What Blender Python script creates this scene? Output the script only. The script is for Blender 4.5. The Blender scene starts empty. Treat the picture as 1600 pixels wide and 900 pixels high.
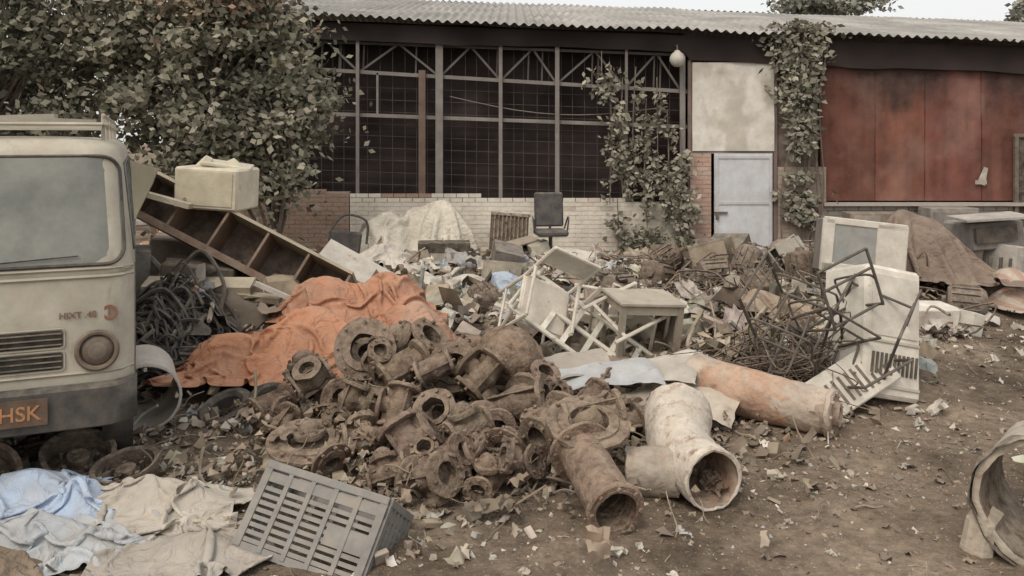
import bpy, math, random
import numpy as np
from mathutils import Vector, Matrix, Euler
random.seed(7); np.random.seed(7)
R=random.Random(11)
scene=bpy.context.scene
# ------------------------------------------------------------ noise / terrain
def _h(xi,yi,s):
    v=np.sin(xi*127.1+yi*311.7+s*74.7)*43758.5453
    return v-np.floor(v)
def vn(x,y,s=0):
    x=np.asarray(x,float);y=np.asarray(y,float)
    xi=np.floor(x);yi=np.floor(y);fx=x-xi;fy=y-yi
    fx=fx*fx*(3-2*fx);fy=fy*fy*(3-2*fy)
    a=_h(xi,yi,s);b=_h(xi+1,yi,s);c=_h(xi,yi+1,s);d=_h(xi+1,yi+1,s)
    return a+(b-a)*fx+(c-a)*fy+(a-b-c+d)*fx*fy
def fbm(x,y,s=0,o=4):
    t=0;a=.5;n=0
    for i in range(o):
        t=t+a*vn(x,y,s+i*3.1);n+=a;a*=.5;x=x*2.03+1.7;y=y*2.03+4.1
    return t/n
MOUNDS=[(-1.0,6.6,1.1,.8,.16),(-1.9,8.3,1.3,.9,.36),(1.3,8.8,2.4,1.4,.28),(-3.6,9.8,1.6,1.2,.75),
        (4.6,11.2,1.8,1.4,.45),(0,12.3,4,1.4,.24),(-6,8,2.5,3,.2),(2.4,7.6,.9,.8,.15),(-3.0,7.8,.7,.8,.35)]
def gz(x,y):
    x=np.asarray(x,float);y=np.asarray(y,float)
    z=(fbm(x*.6,y*.6,1,3)-.5)*.12+(fbm(x*3,y*3,5,3)-.5)*.06
    far=np.clip((np.hypot(x,y)-22)/20,0,1); z=z*(1-far)
    for cx,cy,rx,ry,h in MOUNDS:
        z=z+h*np.exp(-((x-cx)/rx)**2-((y-cy)/ry)**2)*(.75+.5*fbm(x*1.5,y*1.5,9,2))
    return z
def g(x,y): return float(gz(x,y))
def sm(a,b,x):
    t=max(0,min(1,(x-a)/(b-a)));return t*t*(3-2*t)
def heapmask(x,y):
    u=x/y
    yf=np.interp(u,[-.9,-.45,-.3,-.15,0,.1,.25,.38,.45,.52,.6,.8],[3.6,3.9,4.2,4.5,4.8,5.2,5.6,5.9,6.9,8.6,10.2,11.6])
    return sm(-.6,.5,y-yf)
# ------------------------------------------------------------ materials
def nodes(mat):
    mat.use_nodes=True;nt=mat.node_tree;nt.nodes.clear();return nt,nt.nodes,nt.links
def vcmat(name,rough=.8,metal=0,dust=.5,dustcol=(.36,.30,.225),sc=3.0,var=.45,bump=.25,bsc=40,upw=.6,rust=0,rustcol=(.16,.07,.04),spec=.3,streak=0,simple=False,bdist=.02,bdistort=0):
    m=bpy.data.materials.new(name);nt,N,L=nodes(m)
    out=N.new('ShaderNodeOutputMaterial');b=N.new('ShaderNodeBsdfPrincipled')
    b.inputs['Roughness'].default_value=rough;b.inputs['Metallic'].default_value=metal
    b.inputs['Specular IOR Level'].default_value=spec
    at=N.new('ShaderNodeAttribute');at.attribute_name='Col'
    tc=N.new('ShaderNodeTexCoord')
    n1=N.new('ShaderNodeTexNoise');n1.inputs['Scale'].default_value=sc;n1.inputs['Detail'].default_value=1 if simple else 5;n1.inputs['Roughness'].default_value=.65
    L.new(tc.outputs['Object'],n1.inputs['Vector'])
    mr=N.new('ShaderNodeMapRange');mr.inputs[1].default_value=.3;mr.inputs[2].default_value=.7
    mr.inputs[3].default_value=1-var;mr.inputs[4].default_value=1+var*.35
    L.new(n1.outputs['Fac'],mr.inputs[0])
    mx=N.new('ShaderNodeVectorMath');mx.operation='SCALE'
    L.new(at.outputs['Color'],mx.inputs[0]);L.new(mr.outputs[0],mx.inputs['Scale'])
    cur=mx.outputs[0]
    if rust>0:
        n3=N.new('ShaderNodeTexNoise');n3.inputs['Scale'].default_value=sc*2.3;n3.inputs['Detail'].default_value=6;n3.inputs['Roughness'].default_value=.72
        src=tc.outputs['Object']
        if streak>0:
            ms=N.new('ShaderNodeMapping');ms.inputs['Scale'].default_value=(1,1,streak);L.new(src,ms.inputs[0]);src=ms.outputs[0]
        L.new(src,n3.inputs['Vector'])
        r3=N.new('ShaderNodeMapRange');r3.inputs[1].default_value=.72-.35*rust;r3.inputs[2].default_value=.84-.3*rust
        L.new(n3.outputs['Fac'],r3.inputs[0])
        m3=N.new('ShaderNodeMix');m3.data_type='RGBA';L.new(r3.outputs[0],m3.inputs[0]);L.new(cur,m3.inputs[6]);m3.inputs[7].default_value=(*rustcol,1)
        cur=m3.outputs[2]
    ge=N.new('ShaderNodeNewGeometry');sx=N.new('ShaderNodeSeparateXYZ');L.new(ge.outputs['Normal'],sx.inputs[0])
    up=N.new('ShaderNodeMapRange');up.inputs[1].default_value=-.2;up.inputs[2].default_value=.9;up.inputs[3].default_value=1-upw;up.inputs[4].default_value=1;L.new(sx.outputs['Z'],up.inputs[0])
    mu=N.new('ShaderNodeMath');mu.operation='MULTIPLY';L.new(up.outputs[0],mu.inputs[1])
    if simple: mu.inputs[0].default_value=.65
    else:
        n2=N.new('ShaderNodeTexNoise');n2.inputs['Scale'].default_value=sc*1.7;n2.inputs['Detail'].default_value=5;n2.inputs['Roughness'].default_value=.7
        mp=N.new('ShaderNodeMapping');mp.inputs['Location'].default_value=(5.2,1.3,8.8);L.new(tc.outputs['Object'],mp.inputs[0]);L.new(mp.outputs[0],n2.inputs['Vector'])
        r2=N.new('ShaderNodeMapRange');r2.inputs[1].default_value=.35;r2.inputs[2].default_value=.65;L.new(n2.outputs['Fac'],r2.inputs[0]);L.new(r2.outputs[0],mu.inputs[0])
    mu2=N.new('ShaderNodeMath');mu2.operation='MULTIPLY';L.new(mu.outputs[0],mu2.inputs[0]);mu2.inputs[1].default_value=dust
    m2=N.new('ShaderNodeMix');m2.data_type='RGBA';L.new(mu2.outputs[0],m2.inputs[0]);L.new(cur,m2.inputs[6]);m2.inputs[7].default_value=(*dustcol,1)
    L.new(m2.outputs[2],b.inputs['Base Color'])
    if bump>0:
        n4=N.new('ShaderNodeTexNoise');n4.inputs['Scale'].default_value=bsc;n4.inputs['Detail'].default_value=3;n4.inputs['Distortion'].default_value=bdistort;L.new(tc.outputs['Object'],n4.inputs['Vector'])
        bp=N.new('ShaderNodeBump');bp.inputs['Strength'].default_value=bump;bp.inputs['Distance'].default_value=bdist;L.new(n4.outputs['Fac'],bp.inputs['Height']);L.new(bp.outputs[0],b.inputs['Normal'])
    L.new(b.outputs[0],out.inputs[0])
    return m
M_paint=vcmat('weathered_paint',.65,0,.55,rust=.36,sc=4,var=.3,bump=.1,spec=.25)
M_van=vcmat('van_paint',.6,0,.8,rust=.45,rustcol=(.27,.22,.16),sc=2.6,var=.4,bump=.06,spec=.25,dustcol=(.38,.335,.26),upw=.3,streak=.3)
M_rust=vcmat('rusty_iron',.92,0,.9,dustcol=(.30,.235,.175),rust=.75,rustcol=(.085,.056,.041),sc=8,var=.5,bump=.9,bsc=38,upw=.55,spec=.15)
M_cloth=vcmat('dusty_cloth',.95,0,.45,sc=3,var=.3,bump=.8,bsc=7,spec=.1,rust=.2,rustcol=(.24,.195,.15),bdist=.05,bdistort=1.6)
M_orange=vcmat('faded_tarp',.85,0,.55,dustcol=(.44,.29,.21),sc=2.5,var=.45,bump=.8,bsc=6,spec=.15,rust=.38,rustcol=(.17,.10,.07),bdist=.06,bdistort=1.6)
M_plast=vcmat('dusty_plastic',.65,0,.5,sc=5,var=.25,bump=.1,spec=.25,rust=.28,rustcol=(.24,.19,.14))
M_black=vcmat('black_rubber',.7,0,.35,sc=5,var=.25,bump=.0,spec=.22)
M_debris=vcmat('mixed_debris',.95,0,.6,sc=9,var=.45,bump=0,spec=.1,simple=True)
M_box=vcmat('dirty_casing',.9,0,.6,sc=5,var=.45,bump=.3,bsc=30,spec=.15,rust=.3)
M_leaf=vcmat('dusty_leaf',.8,0,.6,dustcol=(.34,.31,.24),sc=1.2,var=.4,bump=0,upw=.6,simple=True,spec=.12)
M_bark=vcmat('bark',.95,0,.3,sc=6,bump=.5,bsc=20)
M_wall=vcmat('old_wall',.95,0,.5,dustcol=(.42,.36,.29),sc=1.1,var=.3,bump=.35,bsc=18,rust=.18,rustcol=(.28,.23,.18),upw=.0,spec=.1)
M_steel=vcmat('shed_steel',.85,0,.4,dustcol=(.28,.24,.21),sc=3,var=.3,rust=.3,bump=.1,spec=.1)
M_screen=vcmat('shade_net',.95,0,.15,dustcol=(.12,.10,.09),sc=1.3,var=.4,bump=0,spec=.02,simple=True,upw=0)
M_roof=vcmat('asbestos_sheet',.95,0,.5,dustcol=(.28,.265,.24),sc=.9,var=.5,bump=.3,bsc=12,rust=.25,rustcol=(.14,.135,.125),spec=.1)
M_glass=vcmat('dirty_glass',.45,0,.9,dustcol=(.25,.25,.22),sc=1.8,var=.3,bump=0,spec=.35,upw=0)
# ------------------------------------------------------------ mesh builder
class B:
    def __init__(s): s.v=[];s.f=[];s.c=[]
    def add(s,vs,fs,col):
        o=len(s.v);s.v.extend([tuple(p) for p in vs])
        if isinstance(col,list): s.c.extend(col)
        else: s.c.extend([col]*len(fs))
        s.f.extend([tuple(i+o for i in f) for f in fs])
    def box(s,c,d,col,rot=(0,0,0),M=None,taper=1,bev=0):
        E=Euler(rot).to_matrix().to_4x4();T=Matrix.Translation(c)@E
        if M is not None:T=M@T
        x,y,z=d[0]/2,d[1]/2,d[2]/2
        b=min(bev,x*.6,y*.6,z*.6)
        if b<=0:
            vs=[(-x,-y,-z),(x,-y,-z),(x,y,-z),(-x,y,-z),(-x*taper,-y*taper,z),(x*taper,-y*taper,z),(x*taper,y*taper,z),(-x*taper,y*taper,z)]
            fs=[(0,3,2,1),(4,5,6,7),(0,1,5,4),(1,2,6,5),(2,3,7,6),(3,0,4,7)]
            s.add([T@Vector(v) for v in vs],fs,col);return
        vs=[];idx={}
        for sx in(-1,1):
            for sy in(-1,1):
                for sz in(-1,1):
                    for a in range(3):
                        p=[sx*(x-b),sy*(y-b),sz*(z-b)];p[a]=[sx*x,sy*y,sz*z][a]
                        if taper!=1 and sz>0: p[0]*=taper;p[1]*=taper
                        idx[(sx,sy,sz,a)]=len(vs);vs.append(T@Vector(p))
        fs=[]
        S=(-1,1)
        for a in range(3):
            o=[i for i in range(3) if i!=a]
            for sg in S:
                q=[]
                for (p1,p2) in((-1,-1),(1,-1),(1,1),(-1,1)):
                    k=[0,0,0];k[a]=sg;k[o[0]]=p1;k[o[1]]=p2;q.append(idx[(*k,a)])
                fs.append(tuple(q))
        for a in range(3):
            o=[i for i in range(3) if i!=a]
            for p1 in S:
                for p2 in S:
                    k1=[0,0,0];k1[o[0]]=p1;k1[o[1]]=p2;k1[a]=-1;k2=list(k1);k2[a]=1
                    fs.append((idx[(*k1,o[0])],idx[(*k2,o[0])],idx[(*k2,o[1])],idx[(*k1,o[1])]))
        for sx in S:
            for sy in S:
                for sz in S: fs.append(tuple(idx[(sx,sy,sz,a)] for a in range(3)))
        s.add(vs,fs,col)
    def tube(s,path,r,col,seg=8,caps=True,M=None):
        P=[Vector(p) for p in path]
        if M is not None:P=[M@p for p in P]
        n=len(P);rs=r if isinstance(r,(list,tuple)) else [r]*n
        t=(P[1]-P[0]).normalized();a=Vector((0,0,1)) if abs(t.z)<.9 else Vector((1,0,0))
        u=t.cross(a).normalized();vs=[];fs=[]
        for i in range(n):
            if i==0:tt=P[1]-P[0]
            elif i==n-1:tt=P[-1]-P[-2]
            else:tt=P[i+1]-P[i-1]
            if tt.length<1e-6: tt=t
            tt=tt.normalized();u=(u-tt*u.dot(tt))
            if u.length<1e-5:u=tt.orthogonal()
            u.normalize();w=tt.cross(u)
            for k in range(seg):
                an=2*math.pi*k/seg;vs.append(P[i]+(u*math.cos(an)+w*math.sin(an))*rs[i])
        for i in range(n-1):
            for k in range(seg):
                k2=(k+1)%seg;fs.append((i*seg+k,i*seg+k2,(i+1)*seg+k2,(i+1)*seg+k))
        if caps: fs.append(tuple(range(seg))[::-1]);fs.append(tuple((n-1)*seg+k for k in range(seg)))
        s.add(vs,fs,col)
    def lathe(s,prof,M,col,seg=24,wob=0):
        vs=[];fs=[];cs=[]
        ph=R.random()*6
        for (r,z) in prof:
            for k in range(seg):
                a=2*math.pi*k/seg;rr=r*(1+wob*math.sin(3*a+ph+z*9)+wob*.6*math.sin(7*a+z*23))
                vs.append(M@Vector((rr*math.cos(a),rr*math.sin(a),z)))
        for i in range(len(prof)-1):
            for k in range(seg):
                k2=(k+1)%seg
                fs.append((i*seg+k,i*seg+k2,(i+1)*seg+k2,(i+1)*seg+k));cs.append(col[i] if isinstance(col,list) else col)
        s.add(vs,fs,cs)
    def grid(s,X,Y,Z,col):
        n,m=X.shape
        vs=list(zip(X.ravel().tolist(),Y.ravel().tolist(),Z.ravel().tolist()))
        fs=[(i*m+j,i*m+j+1,(i+1)*m+j+1,(i+1)*m+j) for i in range(n-1) for j in range(m-1)]
        s.add(vs,fs,col)
    def build(s,name,mat,parent=None,smooth=True,ang=38,rough=0):
        V=np.array(s.v,float)
        if rough>0:
            W_=V.copy()
            for a in range(3):
                p,q=(a+1)%3,(a+2)%3
                V[:,a]+=rough*2*(fbm(W_[:,p]*22+W_[:,a]*9,W_[:,q]*22+a*7.7,a*5+2,2)-.5)
        if parent is None:
            o=Vector(((V[:,0].min()+V[:,0].max())/2,(V[:,1].min()+V[:,1].max())/2,V[:,2].min()))
            V=V-np.array(o)
        me=bpy.data.meshes.new(name);me.from_pydata(V.tolist(),[],s.f)
        ob=bpy.data.objects.new(name,me);scene.collection.objects.link(ob)
        ca=me.color_attributes.new('Col','FLOAT_COLOR','CORNER')
        cnt=np.array([len(f) for f in s.f]);C=np.array([(c[0],c[1],c[2],1.) for c in s.c],dtype=np.float32)
        ca.data.foreach_set('color',np.repeat(C,cnt,axis=0).ravel())
        me.materials.append(mat)
        if smooth:
            me.shade_smooth();me.set_sharp_from_angle(angle=math.radians(ang))
        if parent is None: ob.location=o
        else:
            ob.parent=parent;ob.matrix_parent_inverse=Matrix.Translation(parent.location).inverted()
        return ob
def empty(name,loc):
    e=bpy.data.objects.new(name,None);e.location=loc;e.empty_display_size=.3;scene.collection.objects.link(e);return e
def frame(loc,axis,roll=0):
    a=Vector(axis).normalized();q=a.to_track_quat('Z','Y')
    return Matrix.Translation(loc)@q.to_matrix().to_4x4()@Matrix.Rotation(roll,4,'Z')
def TM(l,e): return Matrix.Translation(l)@Euler([math.radians(a) for a in e]).to_matrix().to_4x4()
def catmull(P,n=6):
    P=[Vector(p) for p in P];Q=[P[0]]+P+[P[-1]];o=[]
    for i in range(1,len(Q)-2):
        for k in range(n):
            t=k/n;a,b,c,d=Q[i-1],Q[i],Q[i+1],Q[i+2]
            o.append(.5*((2*b)+(c-a)*t+(2*a-5*b+4*c-d)*t*t+(3*b-a-3*c+d)*t**3))
    o.append(P[-1]);return o
def jit(c,a=.15,r=R):
    k=1+r.uniform(-a,a);return tuple(max(.005,x*k*(1+r.uniform(-a,a)*.25)) for x in c)
# ------------------------------------------------------------ ground
def axis(lo,hi,flo,fhi,st):
    fine=np.arange(flo,fhi+1e-6,st);a=[];x=flo;d=st
    while x>lo: d*=1.35;x-=d;a.append(max(x,lo))
    b=[];x=fhi;d=st
    while x<hi: d*=1.35;x+=d;b.append(min(x,hi))
    return np.concatenate([a[::-1],fine,b])
gx=axis(-300,300,-9,9,.06);gy=axis(-60,500,2.5,17,.06)
X,Y=np.meshgrid(gx,gy,indexing='ij')
b=B();b.grid(X,Y,gz(X,Y),(.2,.15,.1))
def ground_mat():
    m=bpy.data.materials.new('bare_earth');nt,N,L=nodes(m)
    out=N.new('ShaderNodeOutputMaterial');bs=N.new('ShaderNodeBsdfPrincipled');bs.inputs['Roughness'].default_value=.95;bs.inputs['Specular IOR Level'].default_value=.12
    g0=N.new('ShaderNodeNewGeometry')
    def noi(sc,det=5,ro=.6):
        n=N.new('ShaderNodeTexNoise');n.inputs['Scale'].default_value=sc;n.inputs['Detail'].default_value=det;n.inputs['Roughness'].default_value=ro;L.new(g0.outputs['Position'],n.inputs['Vector']);return n
    n1=noi(.75,7,.62);r1=N.new('ShaderNodeValToRGB');L.new(n1.outputs['Fac'],r1.inputs[0])
    e=r1.color_ramp.elements;e[0].position=.36;e[0].color=(.10,.077,.057,1);e[1].position=.64;e[1].color=(.33,.265,.20,1)
    x=e.new(.5);x.color=(.215,.168,.126,1)
    n2=noi(13,6,.75);r2=N.new('ShaderNodeValToRGB');L.new(n2.outputs['Fac'],r2.inputs[0])
    e=r2.color_ramp.elements;e[0].position=.3;e[0].color=(.5,.49,.47,1);e[1].position=.68;e[1].color=(1.25,1.22,1.18,1)
    mm=N.new('ShaderNodeMix');mm.data_type='RGBA';mm.blend_type='MULTIPLY';mm.inputs[0].default_value=1;L.new(r1.outputs[0],mm.inputs[6]);L.new(r2.outputs[0],mm.inputs[7])
    n3=noi(50,3,.7);r3=N.new('ShaderNodeMapRange');r3.inputs[1].default_value=.62;r3.inputs[2].default_value=.70;L.new(n3.outputs['Fac'],r3.inputs[0])
    m2=N.new('ShaderNodeMix');m2.data_type='RGBA';L.new(r3.outputs[0],m2.inputs[0]);L.new(mm.outputs[2],m2.inputs[6]);m2.inputs[7].default_value=(.44,.39,.32,1)
    L.new(m2.outputs[2],bs.inputs['Base Color'])
    n4=noi(20,6,.75);bp=N.new('ShaderNodeBump');bp.inputs['Strength'].default_value=.8;bp.inputs['Distance'].default_value=.045;L.new(n4.outputs['Fac'],bp.inputs['Height']);L.new(bp.outputs[0],bs.inputs['Normal'])
    L.new(bs.outputs[0],out.inputs[0]);return m
b.build('ground',ground_mat(),ang=180)
# ------------------------------------------------------------ debris
KEEP=[(-2.62,4.78,.42,.25),(-1.95,4.75,.42,.22),(-2.35,4.33,.42,.22),(-1.6,4.28,.32,.2),(-2.55,4.02,.3,.22),(-2.1,7.1,.9,.55),(-1.35,7.95,.72,.5),(-.85,7.65,.35,.35),(-1.6,14.2,1.1,.9),(.9,12.6,.5,.35),(-.7,11.4,.7,.4),(-.97,4.42,.42,.32)]
PAL=[((.26,.21,.16),24),((.35,.30,.24),20),((.47,.43,.37),16),((.68,.64,.56),10),((.11,.097,.082),13),((.17,.13,.10),10),((.34,.40,.45),2.5),((.40,.22,.14),2.5),((.31,.305,.29),8),((.45,.37,.26),4)]
PC=[p[0] for p in PAL];PW=[p[1] for p in PAL]
def piece(b,x,y,z,s,kind,col,r=R):
    M=Matrix.Translation((x,y,z))@Euler((r.gauss(0,.45),r.gauss(0,.45),r.uniform(0,6.3))).to_matrix().to_4x4()
    if kind=='flat':
        w=s;h=s*r.uniform(.4,1);vs=[];bd=r.uniform(-.3,.3)*s
        for i in range(4):
            for j in range(3):
                vs.append(M@Vector((w*(i/3-.5)+r.gauss(0,.07)*s,h*(j/2-.5)+r.gauss(0,.07)*s,bd*((i/3-.5)**2*4)+r.gauss(0,.05)*s)))
        b.add(vs,[(i*3+j,i*3+j+1,(i+1)*3+j+1,(i+1)*3+j) for i in range(3) for j in range(2)],col)
    elif kind=='box':
        b.box((0,0,s*.15),(s,s*r.uniform(.4,.9),s*r.uniform(.15,.6)),col,M=M,taper=r.uniform(.8,1),bev=s*.03)
    elif kind=='rock':
        o=[(1,0,0),(-1,0,0),(0,1,0),(0,-1,0),(0,0,1),(0,0,-1)]
        q=[M@(Vector(p)*s*.5*r.uniform(.55,1.1)+Vector((r.gauss(0,.08),r.gauss(0,.08),r.gauss(0,.08)))*s) for p in o]
        b.add(q,[(0,2,4),(2,1,4),(1,3,4),(3,0,4),(2,0,5),(1,2,5),(3,1,5),(0,3,5)],col)
    elif kind=='rod':
        L=s*r.uniform(1.5,4);P=[(-L/2,0,0),(-L/6,r.gauss(0,.08)*L,r.gauss(0,.05)*L),(L/6,r.gauss(0,.08)*L,r.gauss(0,.06)*L),(L/2,0,0)]
        b.tube(catmull(P,3),s*r.uniform(.03,.1),col,5,M=M)
    elif kind=='crumple':
        n=6;vs=[];a0=r.uniform(0,6);fa=r.uniform(3,7)
        for i in range(n):
            for j in range(n):
                u,v=i/(n-1)-.5,j/(n-1)-.5
                vs.append(M@Vector((s*u+r.gauss(0,.05)*s,s*v*.8+r.gauss(0,.05)*s,.16*s*math.sin(fa*(u*math.cos(a0)+v*math.sin(a0))*2+a0)+r.gauss(0,.05)*s+s*.08)))
        b.add(vs,[(i*n+j,i*n+j+1,(i+1)*n+j+1,(i+1)*n+j) for i in range(n-1) for j in range(n-1)],col)
def scatter(name,n,ysel,smin,smax,kinds,heap=True,seed=1,ulim=.8,lift=.3,pal=None,area=None,zadd=0):
    r=random.Random(seed);b=B();c=0;tries=0
    while c<n and tries<n*20:
        tries+=1
        if area:
            x=r.gauss(area[0],area[2]);y=r.gauss(area[1],area[3]);p=1
        else:
            y=r.uniform(*ysel);u=r.uniform(-ulim,ulim);x=u*y
            hm=heapmask(x,y)
            p=hm if heap else (1-hm*.7)*(.35 if vn(x*1.3,y*1.3,4)>.5 else 1)
        if r.random()>p: continue
        if any(((x-k[0])/k[2])**2+((y-k[1])/k[3])**2<1 for k in KEEP): continue
        s=smin*(smax/smin)**(r.random()**1.7)
        k=r.choices([q[0] for q in kinds],[q[1] for q in kinds])[0]
        col=jit(r.choices(PC,PW)[0],.25,r) if pal is None else jit(r.choice(pal),.2,r)
        piece(b,x,y,g(x,y)+s*r.uniform(0,lift)+r.uniform(0,zadd),s,k,col,r);c+=1
    return b.build(name,M_debris,ang=40)
K=[('flat',4),('box',1.5),('rock',4),('rod',2),('crumple',4)]
scatter('rubble',7800,(3.9,9.5),.02,.12,K,True,21,.75)
scatter('scrap_heap',3400,(6.8,15.6),.06,.28,[('flat',4),('box',1),('rock',3),('rod',2.2),('crumple',7)],True,22,.62,.5)
scatter('scrap_heap',420,(7.5,15.2),.2,.55,[('flat',4),('box',.5),('rod',1.5),('crumple',9)],True,29,.5,.3)
scatter('gravel',6500,(3.6,12),.008,.04,[('rock',6),('flat',3),('crumple',1)],False,23,.8,.1)
scatter('litter',1100,(3.9,11),.02,.09,[('flat',3),('crumple',4),('rod',2),('rock',2)],False,24,.75,.2,[(.62,.59,.52),(.46,.42,.36),(.14,.12,.10),(.10,.085,.07),(.28,.22,.17)])
RP=[(.20,.15,.11),(.14,.105,.08),(.28,.22,.165),(.10,.08,.065),(.34,.28,.21)]
scatter('rusty_scrap',1200,None,.03,.14,[('rock',4),('rod',3),('flat',3),('crumple',3)],True,41,lift=.4,pal=RP,area=(-.45,5.75,.8,.6),zadd=.16)
scatter('rusty_scrap',560,None,.03,.13,[('rock',4),('rod',3),('flat',3),('crumple',2)],True,42,lift=.4,pal=RP,area=(.5,5.7,.75,.5),zadd=.1)
scatter('black_scrap',300,None,.04,.18,[('rock',2),('rod',4),('flat',2),('crumple',4)],True,43,lift=.5,pal=[(.07,.065,.06),(.11,.095,.08),(.15,.13,.11)],area=(2.6,11.0,.9,.7),zadd=.25)
scatter('black_scrap',200,None,.03,.12,[('rock',3),('rod',3),('flat',3),('crumple',3)],True,47,lift=.3,pal=[(.07,.065,.06),(.11,.095,.08),(.18,.14,.11)],area=(-2.4,5.15,.55,.25),zadd=.05)
WP=[(.66,.62,.54),(.55,.51,.44),(.45,.42,.37),(.38,.42,.45)]
scatter('plastic_scraps',320,None,.08,.3,[('flat',2),('crumple',7)],True,44,lift=.5,pal=WP,area=(-.3,10.8,1.5,1.2),zadd=.12)
scatter('plastic_scraps',200,None,.08,.28,[('flat',2),('crumple',7)],True,45,lift=.5,pal=WP,area=(3.2,9.4,1.4,1.0),zadd=.12)
# ------------------------------------------------------------ cloth: settled position-based sheet
def simcloth(name,cx,cy,w,l,col,mat,seed=0,rot=0,comp=.74,n=46,bumps=(),steps=42,crum=.12,parent=None,stripes=None,its=10,lift=.02,grav=5,fw=.15):
    rs=np.random.RandomState(seed);nx=n;ny=max(12,int(n*l/w))
    dx=w/(nx-1);dy=l/(ny-1)
    S,T=np.meshgrid(np.linspace(-.5,.5,nx),np.linspace(-.5,.5,ny),indexing='ij')
    edge=1+.16*(fbm(np.arctan2(T,S)*1.5+seed,S*0,seed+20,3)-.5)*2
    a=S*w*comp*edge;c_=T*l*comp*edge;k=1/fw
    a=a+(fbm(S*w*k*.7+seed,T*l*k*.7,seed,3)-.5)*crum*1.6;c_=c_+(fbm(S*w*k*.7,T*l*k*.7+seed,seed+3,3)-.5)*crum*1.6
    c,s=math.cos(rot),math.sin(rot)
    X=cx+a*c-c_*s;Y=cy+a*s+c_*c
    m=150;ex=.62*(w+l)*.75+.1
    hx=np.linspace(cx-ex,cx+ex,m);hy=np.linspace(cy-ex,cy+ex,m);HX,HY=np.meshgrid(hx,hy,indexing='ij')
    HZ=gz(HX,HY)
    for (bx,by,rx,ry,h,pw) in bumps:
        HZ=np.maximum(HZ,gz(bx,by)+h*np.exp(-((np.abs(HX-bx)/rx)**pw+(np.abs(HY-by)/ry)**pw)))
    def hz(x,y):
        u=np.clip((x-hx[0])/(hx[1]-hx[0]),0,m-1.001);v=np.clip((y-hy[0])/(hy[1]-hy[0]),0,m-1.001)
        i=u.astype(int);j=v.astype(int);fu=u-i;fv=v-j
        return (HZ[i,j]*(1-fu)+HZ[i+1,j]*fu)*(1-fv)+(HZ[i,j+1]*(1-fu)+HZ[i+1,j+1]*fu)*fv
    wp=fbm(S*w*3,T*l*3,seed+30,2)*3
    rg=1-np.abs(2*fbm(S*w*k+wp,T*l*k*.6+wp,seed+9,2)-1);rg2=1-np.abs(2*fbm(S*w*k*.6-wp,T*l*k*1.3+wp,seed+19,2)-1)
    Z=hz(X,Y)+.02+(rg**2)*crum*1.1+(rg2**2)*crum*.9
    P=np.stack([X,Y,Z],-1);V=np.zeros_like(P);dt=.02
    def sol(A,Bb,rest,k,push=False):
        d=Bb-A;L=np.sqrt((d*d).sum(-1,keepdims=True))+1e-9;e=(L-rest)
        if push: e=np.minimum(e,0)
        q=d*(e/L*.5*k);A+=q;Bb-=q
    dg=math.hypot(dx,dy)
    for st in range(steps):
        V*=.90;V[...,2]-=grav*dt;Q=P+V*dt
        for it in range(its):
            for o in(0,1):
                sol(Q[o:nx-1:2],Q[o+1:nx:2],dx,1);sol(Q[:,o:ny-1:2],Q[:,o+1:ny:2],dy,1)
                sol(Q[o:nx-1:2,:-1],Q[o+1:nx:2,1:],dg,.4);sol(Q[o:nx-1:2,1:],Q[o+1:nx:2,:-1],dg,.4)
            if it%2==0:
                for o in range(4):
                    sol(Q[o:nx-2:4],Q[o+2:nx:4],1.88*dx,.5,True);sol(Q[:,o:ny-2:4],Q[:,o+2:ny:4],1.88*dy,.5,True)
            H=hz(Q[...,0],Q[...,1])+lift;hit=Q[...,2]<H
            Q[...,2]=np.where(hit,H,Q[...,2])
        V=(Q-P)/dt;V[hit]*=.2;sp=np.sqrt((V*V).sum(-1,keepdims=True));V*=np.minimum(1,1.0/(sp+1e-9));P=Q
    cols=[(stripes if stripes and (int(i*15/nx)%2==0) else col) for i in range(nx-1) for j in range(ny-1)]
    b=B();b.grid(P[...,0],P[...,1],P[...,2],cols)
    ob=b.build(name,mat,parent,ang=180)
    sd=ob.modifiers.new('s','SUBSURF');sd.levels=1;sd.render_levels=1
    return ob
OR=(.50,.235,.13)
t=empty('orange_tarpaulin',(-1.8,7.6,0))
simcloth('tarp_sheet_1',-2.02,7.05,2.2,1.45,OR,M_orange,3,.15,.76,92,[(-2.35,7.1,.4,.32,.30,2),(-1.7,7.3,.45,.35,.44,2),(-2.0,6.85,.3,.2,.26,2)],parent=t,crum=.17,fw=.22)
simcloth('tarp_sheet_2',-1.35,7.95,2.0,1.45,(.48,.235,.14),M_orange,8,-.2,.76,84,[(-1.75,8.0,.4,.35,.40,2),(-1.2,8.1,.4,.35,.50,2),(-1.0,7.6,.3,.22,.38,2)],parent=t,crum=.18,fw=.22)
simcloth('tarp_sheet_3',-.82,7.5,1.05,1.0,(.46,.28,.20),M_orange,14,.5,.76,48,[(-.85,7.6,.3,.3,.44,2)],parent=t,crum=.14,fw=.2)
simcloth('blue_cloth',-2.68,4.82,1.35,.85,(.40,.50,.64),M_cloth,5,.1,.66,66,[(-2.75,4.88,.25,.15,.17,2),(-2.45,4.8,.15,.12,.12,2)],crum=.15,fw=.13)
simcloth('plastic_sheet',-1.98,4.75,1.3,.8,(.48,.44,.38),M_cloth,6,-.15,.70,62,[(-2.0,4.85,.3,.12,.13,2)],crum=.14,fw=.13)
simcloth('plastic_sheet',-2.35,4.34,1.3,.8,(.42,.45,.47),M_cloth,16,.2,.68,62,[(-2.45,4.42,.28,.12,.14,2),(-2.1,4.35,.14,.12,.10,2)],crum=.15,fw=.13)
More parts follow.
